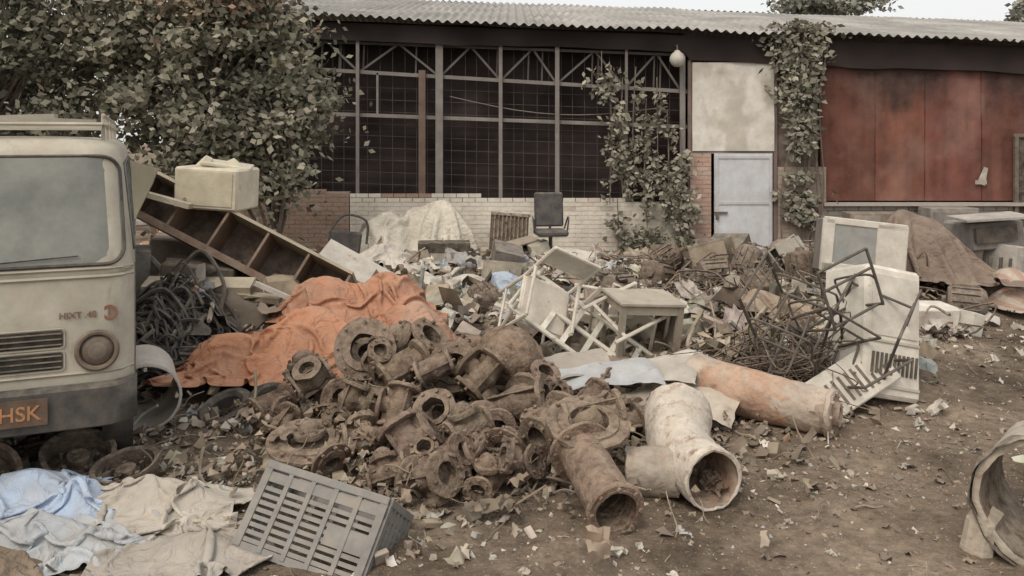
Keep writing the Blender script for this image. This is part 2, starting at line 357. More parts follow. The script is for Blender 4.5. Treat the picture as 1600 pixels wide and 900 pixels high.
simcloth('plastic_sheet',-1.62,4.25,1.05,.65,(.38,.35,.31),M_cloth,26,.4,.68,54,[(-1.6,4.3,.2,.12,.08,2)],crum=.13,fw=.12)
simcloth('burlap_sack',-2.6,4.05,.9,.7,(.19,.14,.10),M_cloth,36,.1,.68,44,[(-2.55,4.02,.22,.16,.17,2)],fw=.12)
simcloth('white_sheet',-1.62,14.1,3.1,2.5,(.68,.63,.53),M_cloth,12,.1,.72,66,[(-2.05,14.0,.45,.45,.85,2.6),(-1.15,14.1,.45,.4,1.05,2.6),(-1.6,14.3,.45,.4,.92,2.6)],crum=.28,fw=.3)
simcloth('white_sheet',.9,12.6,1.8,1.2,(.60,.56,.49),M_cloth,13,.1,.72,42,[(.9,12.6,.45,.3,.22,2)],crum=.2,fw=.25)
simcloth('white_sheet',-.7,11.4,2.2,1.3,(.54,.51,.45),M_cloth,19,.3,.72,46,crum=.2,fw=.25)
simcloth('white_sheet',-1.9,12.4,1.9,1.3,(.58,.54,.47),M_cloth,22,-.2,.72,42,[(-1.9,12.5,.45,.35,.3,2)],crum=.2,fw=.25)
simcloth('blue_polythene',-.15,10.8,1.3,1.0,(.42,.50,.60),M_cloth,15,.4,.72,40,[(-.1,10.9,.3,.28,.3,2)],crum=.17,fw=.22)
simcloth('striped_sack',5.95,10.1,1.3,1.0,(.42,.28,.22),M_cloth,17,.3,.72,42,[(5.95,10.2,.36,.32,.42,2)],stripes=(.48,.41,.34),crum=.15,fw=.22)
simcloth('brown_sack',2.6,8.7,1.4,1.0,(.32,.25,.19),M_cloth,18,0,.72,40,[(2.6,8.8,.4,.28,.3,2)],crum=.17,fw=.22)
simcloth('brown_sack',4.1,12.6,1.9,1.2,(.25,.20,.165),M_cloth,28,0,.74,36,[(4.1,12.7,.6,.35,.35,2)],crum=.2,fw=.3)
simcloth('brown_tarpaulin',5.2,10.5,2.3,1.8,(.20,.15,.12),M_cloth,38,-.1,.74,56,[(5.05,10.6,.5,.42,.74,3),(5.5,10.6,.35,.38,.45,3),(4.85,10.6,.25,.3,.82,3)],crum=.22,fw=.28)
simcloth('black_plastic_sheet',-3.05,7.45,1.1,.8,(.05,.045,.045),M_cloth,29,0,.74,34,[(-3.0,7.5,.3,.25,.25,2)],crum=.14)
simcloth('white_cloth',1.42,6.75,1.0,.7,(.58,.54,.47),M_cloth,45,.3,.74,40,[(1.4,6.75,.35,.25,.36,2)],crum=.12)
# ------------------------------------------------------------ van
Mv=Matrix.Translation((-2.99,4.78,0))@Matrix.Rotation(math.radians(23.7),4,'Z')
van=empty('parked_van',(-3.5,6.3,0))
CR=(.50,.47,.385)
def hw(z): return .80 if z<1.33 else .80-.085*(z-1.33)/.77
def sb(z): return .015*max(0,1.0-z)+(max(0,z-1.30))*.24
def fy(x,z):
    r=.17;dx=abs(x)-(hw(z)-r)
    return sb(z)+(0 if dx<=0 else r-math.sqrt(max(0,r*r-min(dx,r)**2)))
def vloop(z,ins=0,LEN=3.7):
    w=hw(z)-ins;r=.17;y0=sb(z)+ins
    right=[(w-r+r*math.cos(a),y0+r-r*math.sin(a)) for a in [math.pi/2*k/8 for k in range(9)]]
    left=[(-x,y) for x,y in right[::-1]]
    back=[(-w,LEN-.1-ins),(-w+.1,LEN-ins),(w-.1,LEN-ins),(w,LEN-.1-ins)]
    mid=[(w-r)*(1-2*k/6) for k in range(1,6)]
    return [(x,y,z) for x,y in right]+[(m,y0,z) for m in mid]+[(x,y,z) for x,y in left]+[(x,y,z) for x,y in back]
b=B();lv=[(.5,.03),(.56,0),(.75,0),(.9,0),(1.05,0),(1.2,0),(1.29,0),(1.31,.012),(1.335,0),(1.5,0),(1.7,0),(1.9,0),(2.03,0),(2.07,.02),(2.10,.06),(2.12,.14),(2.13,.4)]
vs=[];n=None
for z,i in lv:
    l=vloop(z,i);n=len(l);vs+= [Mv@Vector(p) for p in l]
fs=[(i*n+k,i*n+(k+1)%n,(i+1)*n+(k+1)%n,(i+1)*n+k) for i in range(len(lv)-1) for k in range(n)]
fs.append(tuple((len(lv)-1)*n+k for k in range(n)));fs.append(tuple(range(n)))
b.add(vs,fs,CR);b.build('body',M_van,van,ang=35)
def rrect(x0,x1,z0,z1,r,n=6):
    P=[]
    for cx,cz,a0 in((x1-r,z1-r,0),(x0+r,z1-r,90),(x0+r,z0+r,180),(x1-r,z0+r,270)):
        for k in range(n+1):
            a=math.radians(a0+90*k/n);P.append((cx+r*math.cos(a),cz+r*math.sin(a)))
    return P
def fpatch(b,x0,x1,z0,z1,r,col,off,topin=0):
    rows=14;cols=16;vs=[]
    for i in range(rows+1):
        z=z0+(z1-z0)*i/rows
        e=min(z-z0,z1-z);ins=0
        if e<r: ins=r-math.sqrt(max(0,r*r-(r-e)**2))
        k=topin*(z-z0)/(z1-z0)
        a,c=x0+ins+k,x1-ins-k
        for j in range(cols+1):
            x=a+(c-a)*j/cols;vs.append(Mv@Vector((x,fy(x,z)-off,z)))
    b.add(vs,[(i*(cols+1)+j,i*(cols+1)+j+1,(i+1)*(cols+1)+j+1,(i+1)*(cols+1)+j) for i in range(rows) for j in range(cols)],col)
b=B();fpatch(b,-.745,.745,1.375,2.0,.09,(.17,.18,.16),.004,.04);b.build('windscreen',M_glass,van,ang=60)
b=B()
P=[]
for x,z in rrect(-.75,.75,1.37,2.005,.1,6):
    k=.04*(z-1.37)/.635;x=x-math.copysign(k,x);P.append((x,fy(x,z)-.006,z))
P.append(P[0]);b.tube([Mv@Vector(p) for p in P],.012,(.06,.055,.05),6)
for z0,z1 in((.905,1.0),(.775,.872)):
    fpatch(b,-.42,.42,z0,z1,.015,(.03,.027,.024),.004)
b.build('seals_and_openings',M_black,van)
b=B()
for z0,z1 in((.905,1.0),(.775,.872)):
    for q in range(3):
        z=z0+(z1-z0)*(q+.5)/3
        b.box((0,-.010,z),(.83,.010,.006),(.09,.085,.07),M=Mv)
    P=[(x,fy(x,z)-.004,z) for x,z in rrect(-.43,.43,z0-.008,z1+.008,.02,3)];P.append(P[0]);b.tube([Mv@Vector(p) for p in P],.006,(.38,.35,.28),5)
for z in(1.30,.74,1.345):
    P=[(hw(z)*k/12*.99,fy(hw(z)*k/12*.99,z)-.003,z) for k in range(-12,13)];b.tube([Mv@Vector(p) for p in P],.010,(.36,.33,.26),5)
b.build('trim',M_van,van)
b=B()
for sx in(-1,1):
    Mh=Mv@Matrix.Translation((sx*.6,fy(.6,.87)-.002,.87))@Matrix.Rotation(math.radians(90),4,'X')
    b.lathe([(.118,0),(.122,.02),(.110,.032),(.096,.03),(.090,.008)],Mh,(.13,.10,.075),28)
    b.lathe([(.094,.008),(.08,.02),(.05,.032),(.02,.038),(0,.039)],Mh,[(.06,.045,.035),(.10,.075,.06),(.14,.115,.09),(.16,.13,.11)],28)
b.build('headlights',M_plast,van)
b=B()
vs=[];n=25
for q,(dz,off) in enumerate(((.42,.02),(.44,.07),(.66,.075),(.685,.02))):
    for k in range(n):
        x=(hw(.5)+.015)*(-1+2*k/(n-1));xx=max(-.795,min(.795,x));vs.append(Mv@Vector((x,fy(xx,.5)-off,dz)))
b.add(vs,[(q*n+k,q*n+k+1,(q+1)*n+k+1,(q+1)*n+k) for q in range(3) for k in range(n-1)],(.060,.058,.055))
b.box((0,1.9,.42),(1.35,3.3,.16),(.03,.028,.025),M=Mv)
b.build('bumper',M_black,van,ang=60)
b=B()
for sx in(-1,1):
    for yy in(.75,2.9):
        Mw=Mv@Matrix.Translation((sx*.70,yy,.29))@Matrix.Rotation(math.radians(90),4,'Y')
        b.lathe([(0,-.03),(.13,-.03),(.15,-.07),(.17,-.09),(.26,-.09),(.29,-.05),(.29,.05),(.26,.09),(.17,.09),(.15,.07),(.13,.03),(0,.03)],Mw,(.035,.032,.03),28)
b.build('wheels',M_black,van)
b=B()
for sx in(-1,1):
    for y0,y1 in((.35,1.1),(1.2,2.2),(2.3,3.4)):
        vs=[Mv@Vector((sx*(hw(z)+.004),y,z)) for z in(1.42,1.95) for y in(y0+(.18 if z>1.5 and y0<.5 else 0),y1)]
        b.add(vs,[(0,1,3,2)],(.06,.065,.06))
        b.tube([vs[0],vs[1],vs[3],vs[2],vs[0]],.011,(.03,.03,.03),5)
    b.tube([Mv@Vector((sx*.803,1.15,z)) for z in(.6,1.33)],.004,(.08,.07,.06),4)
    b.tube([Mv@Vector((sx*.803,.33,z)) for z in(.6,1.33)],.004,(.08,.07,.06),4)
b.build('side_windows',M_glass,van)
b=B()
for sx in(-.62,.62):
    b.tube([(sx,.3,2.2),(sx,3.4,2.2)],.016,(.5,.47,.4),6,M=Mv)
    b.tube([(sx,.3,2.26),(sx,3.4,2.26)],.012,(.5,.47,.4),6,M=Mv)
    for yy in(.35,1.1,1.9,2.7,3.35): b.tube([(sx,yy,2.09),(sx,yy,2.26)],.012,(.45,.42,.36),6,M=Mv)
for yy in(.3,.85,1.5,2.2,2.9,3.4): b.box((0,yy,2.205),(1.3,.05,.016),(.48,.45,.38),M=Mv)
b.tube([(-.62,.28,2.2),(.62,.28,2.2)],.014,(.45,.42,.34),6,M=Mv)
b.box((.1,.7,2.232),(.9,.5,.03),(.44,.41,.33),M=Mv,rot=(0,.03,.1));b.box((-.2,1.2,2.25),(1.0,.14,.03),(.40,.37,.3),M=Mv,rot=(0,-.04,-.1))
b.build('roof_rack',M_van,van)
b=B()
vs=[Mv@Vector(p) for p in((.775,.12,1.98),(.93,.02,1.93),(.90,.04,1.84),(.80,.1,1.62),(.775,.14,1.6),(.785,.13,1.97),(.935,.03,1.93),(.905,.05,1.84),(.805,.11,1.62))]
b.add(vs,[(0,1,2,3),(0,3,2,1),(5,6,7,8)],(.42,.39,.29));b.build('quarter_panel',M_van,van)
b=B()
b.tube([(.05,fy(.1,1.42)-.02,1.40),(.5,fy(.5,1.44)-.02,1.425)],.004,(.03,.03,.03),5,M=Mv)
b.build('wiper',M_black,van)
def text(s,size,M,col,name,parent,rough=.8,ext=.001,dirt=(.33,.25,.17)):
    cu=bpy.data.curves.new(name,'FONT');cu.body=s;cu.size=size;cu.extrude=ext;cu.offset=size*.012
    o=bpy.data.objects.new(name,cu);scene.collection.objects.link(o);bpy.context.view_layer.update()
    me=bpy.data.meshes.new_from_object(o);bpy.data.objects.remove(o)
    ob=bpy.data.objects.new(name,me);scene.collection.objects.link(ob)
    me.transform(M)
    m=bpy.data.materials.new(name);nt,N,L=nodes(m);out=N.new('ShaderNodeOutputMaterial');bs=N.new('ShaderNodeBsdfPrincipled');bs.inputs['Roughness'].default_value=rough
    nn=N.new('ShaderNodeTexNoise');nn.inputs['Scale'].default_value=45;cr=N.new('ShaderNodeValToRGB');cr.color_ramp.elements[0].position=.45;cr.color_ramp.elements[0].color=(*col,1);cr.color_ramp.elements[1].position=.72;cr.color_ramp.elements[1].color=(*dirt,1)
    L.new(nn.outputs['Fac'],cr.inputs[0]);L.new(cr.outputs[0],bs.inputs['Base Color']);L.new(bs.outputs[0],out.inputs[0])
    me.materials.clear();me.materials.append(m)
    ob.parent=parent;ob.matrix_parent_inverse=Matrix.Translation(parent.location).inverted()
RX=Matrix.Rotation(math.radians(90),4,'X')
text('HIXT .48',.052,Mv@Matrix.Translation((.40,-.006,1.065))@RX,(.14,.06,.04),'lettering',van)
b=B();Me=Mv@Matrix.Translation((.665,fy(.665,1.085)-.004,1.085))@Matrix.Rotation(math.radians(-13),4,'Z')@RX
b.lathe([(.026,.0),(.028,.005),(.044,.005),(.046,0)],Me,(.18,.075,.045),24);b.box((0,0,.003),(.012,.04,.004),(.18,.075,.045),M=Me);b.build('round_badge',M_paint,van)
b=B();b.box((.1,-.085,.565),(.50,.006,.15),(.10,.062,.045),M=Mv);b.build('number_plate',M_black,van)
text('HSK',.115,Mv@Matrix.Translation((.105,-.0905,.525))@RX,(.42,.20,.085),'plate_lettering',van,dirt=(.2,.12,.07))
# ------------------------------------------------------------ shed
shed=empty('industrial_shed',(3,18,0))
def eave(x): return 4.295-.0369*x
YW=16.5
X0,X1=-7.0,20.0
xs=np.arange(X0-.4,X1+.4,.0225);ys=np.array([0,.5,1.5,3,4.6,6.2,8.])
XX,TT=np.meshgrid(xs,ys,indexing='ij')
b=B()
sheetoff=np.floor(XX/1.05);je=(_h(sheetoff,0*sheetoff,3)-.5)*.10
Zr=eave(XX)+.02+TT*.205+.028*np.sin(XX*2*math.pi/.18)+(fbm(XX*.7,TT*.6,3,3)-.5)*.10
cols=[None]*((len(xs)-1)*6)
for i in range(len(xs)-1):
    k=.8+.35*float(_h(math.floor(xs[i]/1.05),2.,7))
    for j in range(6): cols[i*6+j]=(.38*k,.365*k,.335*k)
b.grid(XX,YW-.50+TT+np.where(TT<.1,je,0),Zr,cols)
Zr2=eave(XX)+.02+8*.205-TT*.205+.028*np.sin(XX*2*math.pi/.18)
b.grid(XX,YW+7.50+TT,Zr2,(.31,.30,.285))
b.build('roof',M_roof,shed,ang=180)
b=B()
BR=(.06,.05,.048);GR=(.24,.22,.20)
def bar(x0,z0,x1,z1,w,col,y=YW,d=.06): 
    L=math.hypot(x1-x0,z1-z0);a=math.atan2(z1-z0,x1-x0)
    b.box(((x0+x1)/2,y,(z0+z1)/2),(L,d,w),col,rot=(0,-a,0))
g1=lambda x:3.25-.060*x
g2=lambda x:2.49-.036*x
bar(-6.8,g1(-6.8),3.4,g1(3.4),.07,GR)
bar(-6.8,g2(-6.8),3.4,g2(3.4),.07,GR,YW+.002)
bar(-6.8,eave(-6.8)-.42,3.4,eave(3.4)-.42,.05,(.10,.09,.085))
bar(-6.8,eave(-6.8)-.1,19.8,eave(19.8)-.1,.12,BR,YW+.05)
for x,w,c in((-6.6,.12,GR),(-4.4,.07,GR),(-2.97,.06,GR),(-1.40,.14,(.24,.22,.20)),(-1.73,.13,(.17,.115,.095)),(-.22,.07,GR),(.87,.08,GR),(2.2,.05,GR),(3.28,.10,GR)):
    zt=eave(x)-.3 if x not in(-1.73,) else g1(x)
    b.box((x,YW-.07,(zt+.9)/2),(w,.07,zt-.9+.2),c)
xsn=[-6.6,-5.5,-4.4,-3.6,-2.97,-2.2,-1.4,-.8,-.22,.4,.87,1.6,2.2,2.8,3.28]
for i in range(len(xsn)-1):
    a,c=xsn[i],xsn[i+1]
    if i%2==0: bar(a,g1(a),c,eave(c)-.4,.04,(.19,.175,.16),YW+.07,.04)
    else: bar(a,eave(a)-.4,c,g1(c),.04,(.19,.175,.16),YW+.07,.04)
for i in range(14):
    x=R.uniform(-4,3);bar(x,g1(x),x+.02,eave(x)-.4,.03,(.13,.115,.105),YW+.12,.03)
bar(-2.6,2.6,-2.6,g1(-2.6),.04,GR)
# thin wire mesh bars
x=-6.8
while x<3.35:
    b.box((x+R.gauss(0,.01),YW+.13,(eave(x)+.5)/2),(.009,.009,eave(x)-1.3),(.085,.07,.065));x+=.235
z=1.15
while z<3.2:
    bar(-6.8,z+.25,3.38,z-.11,.009,(.085,.07,.065),YW+.14,.009);z+=.235
b.tube([(-1.2+t*.42,YW-.05,2.95-.25*math.sin(math.pi*t/10)-.02*t) for t in range(11)],.01,(.2,.18,.16),4)
for x in(3.42,5.06): b.box((x,YW-.06,1.85),(.07,.09,3.6),(.20,.15,.13))
b.box((4.24,YW-.062,1.88),(1.6,.08,.06),(.25,.22,.2))
b.build('steel_frame',M_steel,shed)
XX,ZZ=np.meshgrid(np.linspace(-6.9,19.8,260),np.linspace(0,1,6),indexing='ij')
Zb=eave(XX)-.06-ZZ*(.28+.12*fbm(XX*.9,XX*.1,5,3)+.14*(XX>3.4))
b=B();b.grid(XX,YW-.17+(fbm(XX*2,ZZ*2,4,2)-.5)*.03,Zb,(.040,.032,.031));b.build('eave_shade_strip',M_screen,shed,ang=180)  # near-black strip added below the eave as the roof overhang's painted shadow
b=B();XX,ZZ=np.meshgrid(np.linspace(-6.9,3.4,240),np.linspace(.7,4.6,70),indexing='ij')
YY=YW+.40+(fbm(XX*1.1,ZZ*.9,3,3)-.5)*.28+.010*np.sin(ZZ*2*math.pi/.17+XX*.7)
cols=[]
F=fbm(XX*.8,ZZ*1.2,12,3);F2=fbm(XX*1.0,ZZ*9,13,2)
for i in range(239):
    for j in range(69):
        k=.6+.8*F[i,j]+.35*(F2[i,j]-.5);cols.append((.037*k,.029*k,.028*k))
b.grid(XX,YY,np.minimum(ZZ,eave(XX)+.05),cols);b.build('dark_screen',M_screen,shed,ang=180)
def bricks(b,x0,x1,z0,ztop,y,col,mort,bw=.24,bh=.085,var=.15,chip=.0):
    b.box(((x0+x1)/2,y+.1,(z0+min(ztop(x0),ztop(x1)))/2-.02),(x1-x0,.2,min(ztop(x0),ztop(x1))-z0),mort)
    r=0;z=z0
    while z<max(ztop(x0),ztop(x1)):
        x=x0-(bw/2 if r%2 else 0)
        while x<x1:
            a,c=max(x,x0),min(x+bw-.012,x1)
            if c-a>.03 and z+bh<=ztop((a+c)/2)+.03 and R.random()>chip:
                cc=col((a+c)/2,z) if callable(col) else col
                b.box(((a+c)/2,y+.006+R.uniform(-.002,.002),z+bh/2),(c-a,.03,bh-.010),jit(cc,var))
            x+=bw
        z+=bh;r+=1
wt=lambda x:1.04-.03*x
def wcol(x,z):
    nz=float(fbm(x*1.1,z*2,6,3))
    if x<-3.1 or (z>wt(x)-.11 and nz>.5 and x<-1.6): return (.36,.24,.18)
    return (.78,.73,.63) if nz>.30 else (.62,.55,.46)
b=B();bricks(b,-6.9,-3.12,-.1,wt,YW-.17,wcol,(.36,.29,.24),var=.08);bricks(b,-3.1,3.38,-.1,wt,YW-.17,wcol,(.74,.69,.59),var=.02);
bricks(b,3.42,3.82,-.1,lambda x:1.84,YW-.12,lambda x,z:(.48,.31,.25) if R.random()<.8 else (.5,.38,.32),(.46,.32,.26),var=.05)
bricks(b,5.10,6.02,-.1,lambda x:1.6,YW-.14,lambda x,z:(.36,.28,.24),(.36,.31,.27),var=.08)
bricks(b,5.94,19.8,-.1,lambda x:.95-.01*x,YW-.11,lambda x,z:(.36,.33,.295) if fbm(x,z*2,2,2)>.4 else (.28,.23,.20),(.33,.30,.27),var=.07)
b.box((12.9,YW-.14,.88),(13.9,.2,.06),(.40,.37,.34))
b.box((6.5,YW+8,2.2),(26.6,.2,4.6),(.05,.045,.04));
b.box((X0+.1,YW+4.2,2.2),(.2,7.2,4.4),(.25,.18,.15));b.box((X1-.1,YW+4.2,1.8),(.2,7.2,3.6),(.25,.18,.15))
b.box((5.52,YW+.05,2.7),(.8,.1,2.6),(.13,.10,.085))
b.build('masonry',M_wall,shed)
b=B();x=5.94;i=0
while x<19.6:
    w=[1.05,.95,1.1,.92][i%4];zt=eave(x)-.38
    c=jit((.18,.073,.054),.2)
    XX,ZZ=np.meshgrid(np.linspace(x,x+w-.004,44),np.linspace(.94,zt+.35,60),indexing='ij')
    YY=YW-.05-.010*np.abs(np.sin((XX-x)*math.pi/.22))+(fbm(XX*2,ZZ,4,3)-.5)*.06
    cols=[]
    A1=fbm(XX*.8,ZZ*.6,8,4);A2=fbm(XX*6,ZZ*.7,5,3);A3=fbm(XX*1.6,ZZ*1.6,25,4)
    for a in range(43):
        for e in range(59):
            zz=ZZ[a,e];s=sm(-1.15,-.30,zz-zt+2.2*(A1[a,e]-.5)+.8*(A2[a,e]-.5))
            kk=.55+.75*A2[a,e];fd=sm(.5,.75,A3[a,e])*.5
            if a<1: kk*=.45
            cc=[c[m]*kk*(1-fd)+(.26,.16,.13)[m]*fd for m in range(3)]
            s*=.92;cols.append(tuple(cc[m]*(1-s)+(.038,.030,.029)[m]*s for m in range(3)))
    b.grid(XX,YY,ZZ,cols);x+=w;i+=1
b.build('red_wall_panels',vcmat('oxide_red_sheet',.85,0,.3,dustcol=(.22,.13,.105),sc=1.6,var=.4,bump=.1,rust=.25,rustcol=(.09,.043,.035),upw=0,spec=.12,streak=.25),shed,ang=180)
b=B()
b.box((9.05,YW-.12,1.42),(.16,.012,.34),(.5,.46,.40),rot=(0,.3,0),taper=.5);b.box((9.0,YW-.123,1.3),(.22,.012,.08),(.45,.41,.36))
for x in(9.65,9.95,11.3): b.box((x,YW-.16,1.1),(.07,.07,2.2),(.16,.13,.11))
b.box((9.8,YW-.16,2.2),(.4,.06,.06),(.16,.13,.11));b.box((9.8,YW-.12,1.3),(.25,.03,1.7),(.06,.05,.045))
b.box((8.2,YW-.45,.42),(.9,.5,.85),(.30,.28,.26),bev=.01);b.box((6.9,YW-.42,.4),(1.2,.4,.7),(.26,.22,.18),bev=.01)
b.box((8.2,YW-.71,.42),(.78,.02,.7),(.22,.20,.18));b.box((6.6,YW-.63,.4),(.5,.02,.6),(.33,.3,.26))
b.build('wall_fittings',M_box,shed)
b=B()
XX,ZZ=np.meshgrid(np.linspace(3.46,5.03,50),np.linspace(1.90,3.60,50),indexing='ij')
F=fbm(XX*3,ZZ*2,3,4);cols=[]
for i in range(49):
    for j in range(49):
        k=sm(.45,.7,F[i,j]+.12*(XX[i,j]-4.2))*.6;cols.append(tuple((.72,.69,.62)[m]*(1-k)+(.42,.38,.31)[m]*k for m in range(3)))
b.grid(XX,YW-.13+(fbm(XX*2,ZZ*2,4,3)-.5)*.06,ZZ,cols)
b.box((4.44,YW-.12,.88),(1.12,.04,1.94),(.60,.62,.65),bev=.008)
for z in(-.02,.9,1.78): b.box((4.44,YW-.147,z),(1.06,.02,.05),(.55,.56,.58))
for x in(3.93,4.95): b.box((x,YW-.149,.88),(.05,.02,1.86),(.55,.56,.58))
b.box((4.0,YW-.165,.72),(.25,.03,.035),(.1,.08,.07));b.box((3.93,YW-.17,.66),(.05,.04,.14),(.08,.07,.06))
b.build('door',vcmat('door_paint',.7,0,.35,sc=2.5,var=.15,bump=.1,rust=.12,rustcol=(.32,.26,.2),upw=0,spec=.2),shed)
b=B();Ml=Matrix.Translation((3.13,YW-.34,3.64))
b.lathe([(0,-.15),(.06,-.14),(.11,-.10),(.145,-.03),(.145,.03),(.11,.10),(.06,.14),(.04,.17),(0,.17)],Ml,(.55,.52,.46),20);b.tube([(3.13,YW-.34,3.8),(3.13,YW-.34,3.9),(3.13,YW,3.92)],.015,(.1,.1,.1),6);b.build('globe_lamp',M_plast,shed)
# ------------------------------------------------------------ foliage
def leaves(name,C,size,cols,parent,seed=1,mat=M_leaf,flat=.5):
    rs=np.random.RandomState(seed);n=len(C)
    d=rs.normal(size=(n,3));d[:,2]=d[:,2]*.6-.25;d/=np.linalg.norm(d,axis=1)[:,None]
    u=rs.normal(size=(n,3));u[:,2]*=flat;s=np.cross(d,u);s/=np.linalg.norm(s,axis=1)[:,None]
    L=size*(.6+.8*rs.rand(n))[:,None];W=L*.30
    V=np.stack([C,C+d*L*.45+s*W,C+d*L,C+d*L*.45-s*W],1).reshape(-1,3)
    b=B();b.v=V.tolist();b.f=[(4*i,4*i+1,4*i+2,4*i+3) for i in range(n)]
    ci=rs.randint(0,len(cols),n);k=(.65+.6*rs.rand(n))
    ca=np.array(cols)[ci]*k[:,None];b.c=ca.tolist()
    return b.build(name,mat,parent,smooth=False)
def tree(name,base,cc,rad,nclump,per,lsize,cols,seed,topcol=None,trunkr=.13):
    rs=np.random.RandomState(seed);e=empty(name,base);P=[]
    while len(P)<nclump:
        p=rs.uniform(-1,1,3);q=np.linalg.norm(p)
        if q<1 and q>.3 and rs.rand()<q+.1: P.append(p*(1+.18*max(-1.5,min(1.2,rs.normal()))))
    P=np.array(P)*np.array(rad)+np.array(cc)
    P[:,2]=np.maximum(P[:,2],.7)
    b=B();bx=Vector(base);top=Vector(cc)+Vector((0,0,-rad[2]*.3))
    tr=catmull([bx-Vector((0,0,.1)),bx*.6+top*.4+Vector((.1,.05,0)),top],5)
    b.tube(tr,[trunkr*(1-.5*i/(len(tr)-1)) for i in range(len(tr))],(.17,.135,.11),9)
    for i in range(0,nclump,max(1,nclump//70)):
        t=R.uniform(.3,1);st=tr[int(t*(len(tr)-1))];en=Vector(P[i]);mi=(st+en)/2+Vector((R.gauss(0,.15),R.gauss(0,.15),.15))
        q=catmull([st,mi,en],4);b.tube(q,[.04*(1-.85*k/(len(q)-1)) for k in range(len(q))],(.19,.155,.125),5)
    b.build('trunk_and_limbs',M_bark,e)
    C=[];
    for p in P:
        r=rs.uniform(.10,.26);n=int(per*rs.uniform(.4,1.4))
        dr=(p-np.array(cc));dr=dr/np.linalg.norm(dr)
        t=rs.normal(size=(n,1))
        C.append(p+dr*t*r*1.2+rs.normal(size=(n,3))*np.array([r,r,r*.5]))
    C=np.concatenate(C);leaves('foliage',C,lsize,cols,e,seed)
    if topcol is not None:
        C=np.concatenate([np.array(tc)+rs.normal(size=(m,3))*np.array(s) for tc,s,m in topcol])
        leaves('flowering_top',C,lsize*.8,[(.34,.20,.14),(.30,.21,.13),(.24,.21,.14)],e,seed+1)
    return e
GC=[(.20,.20,.135),(.245,.24,.175),(.30,.285,.22),(.135,.145,.095),(.35,.32,.255)]
tree('broadleaf_tree',(-4.9,13.4,0),(-4.85,12.9,3.3),(1.8,1.2,2.1),220,110,.12,GC,3,[((-4.3,12.0,4.3),(.5,.3,.25),1200)])
tree('broadleaf_tree',(-8.0,13.0,0),(-7.9,12.6,3.4),(2.1,1.4,2.2),150,130,.12,[(.10,.105,.07),(.14,.14,.10),(.08,.088,.06),(.19,.185,.135)],5)
tree('broadleaf_tree',(-3.75,13.2,0),(-3.62,12.9,2.15),(.80,.6,.85),50,95,.12,GC,6,None,.07)
def blob(seed,cc,sd,n,ls,cols,name,base):
    e=empty(name,base);rs=np.random.RandomState(seed);C=[]
    for _ in range(14):
        p=np.array(cc)+rs.uniform(-1,1,3)*np.array(sd);C.append(p+rs.normal(size=(n//14,3))*np.array(sd)*.28)
    C=np.concatenate(C);leaves('foliage',C,ls,cols,e,seed)
    b=B();b.tube([(base[0],base[1],-.1),tuple(cc)],[.25,.1],(.12,.1,.08),8);
    for _ in range(8): b.tube([(cc[0],cc[1],cc[2]-sd[2]*1.5),tuple(C[rs.randint(len(C))])],[.08,.02],(.12,.1,.08),5)
    b.build('trunk_and_limbs',M_bark,e)
DC=[(.28,.29,.24),(.33,.33,.28),(.24,.25,.21)]
blob(31,(13.6,35,7.55),(2.0,1.2,.5),3000,.24,DC,'distant_tree',(13.6,35,0))
blob(32,(20.8,34,7.0),(.8,.8,.7),1800,.24,DC,'distant_tree',(20.8,34,0))
blob(33,(-14,24,4),(3,2,2.6),6000,.3,GC,'distant_tree',(-14,24,0))
rs=np.random.RandomState(9);C=[]
for q in range(4800):
    z=rs.uniform(.5,4.35);w=.24+.10*math.sin(z*2.3)+(.22 if z>3.75 else 0);C.append((5.50+rs.normal()*w*.62+.08*math.sin(z*1.4),YW-.3+rs.normal()*.10,z))
C=np.array(C);m=np.array([fbm(p[0]*2.4,p[2]*2.4,5,3)>.41 for p in C]);C=C[m]
VC=[(.24,.24,.18),(.31,.295,.235),(.38,.35,.285),(.175,.18,.13),(.28,.26,.205)]
e=empty('climbing_vine',(5.5,YW-.3,0));leaves('foliage',C,.14,VC,e,4)
b=B()
for q in range(7): 
    x=5.5+R.gauss(0,.18);b.tube(catmull([(x,YW-.25,-.05),(x+R.gauss(0,.12),YW-.26,1.2),(x+R.gauss(0,.16),YW-.24,2.6),(x+R.gauss(0,.16),YW-.3,4.0)],5),.016,(.17,.14,.11),5)
b.build('stems',M_bark,e)
C=[];b=B()
for (x,z0,z1,w,n) in((1.85,.9,3.3,.10,360),(2.1,1.0,3.0,.12,360),(2.35,1.3,3.2,.08,220),(2.55,.6,2.6,.12,360),(2.75,1.2,3.0,.08,220),(2.95,.5,2.4,.13,360),(3.2,.1,2.0,.15,420),(3.25,-.0,1.2,.18,320),(2.0,0.0,.7,.16,260),(2.6,-.0,.45,.3,330),(1.7,3.0,3.5,.25,110)):
    ph=rs.rand()*6
    for q in range(n):
        z=rs.uniform(z0,z1);C.append((x+rs.normal()*w*.7+.07*math.sin(z*3+ph),YW-.38+rs.normal()*.06,z))
    b.tube(catmull([(x,YW-.35,max(z0,0)),(x+.07*math.sin(ph),YW-.36,(z0+z1)/2),(x,YW-.3,z1+.3)],5),.012,(.19,.16,.13),5)
C=np.array(C);m=np.array([fbm(p[0]*4,p[2]*3,15,3)>.40 for p in C]);e=empty('hanging_vine',(2.6,YW-.3,0));leaves('foliage',C[m],.125,VC,e,6);b.build('stems',M_bark,e)
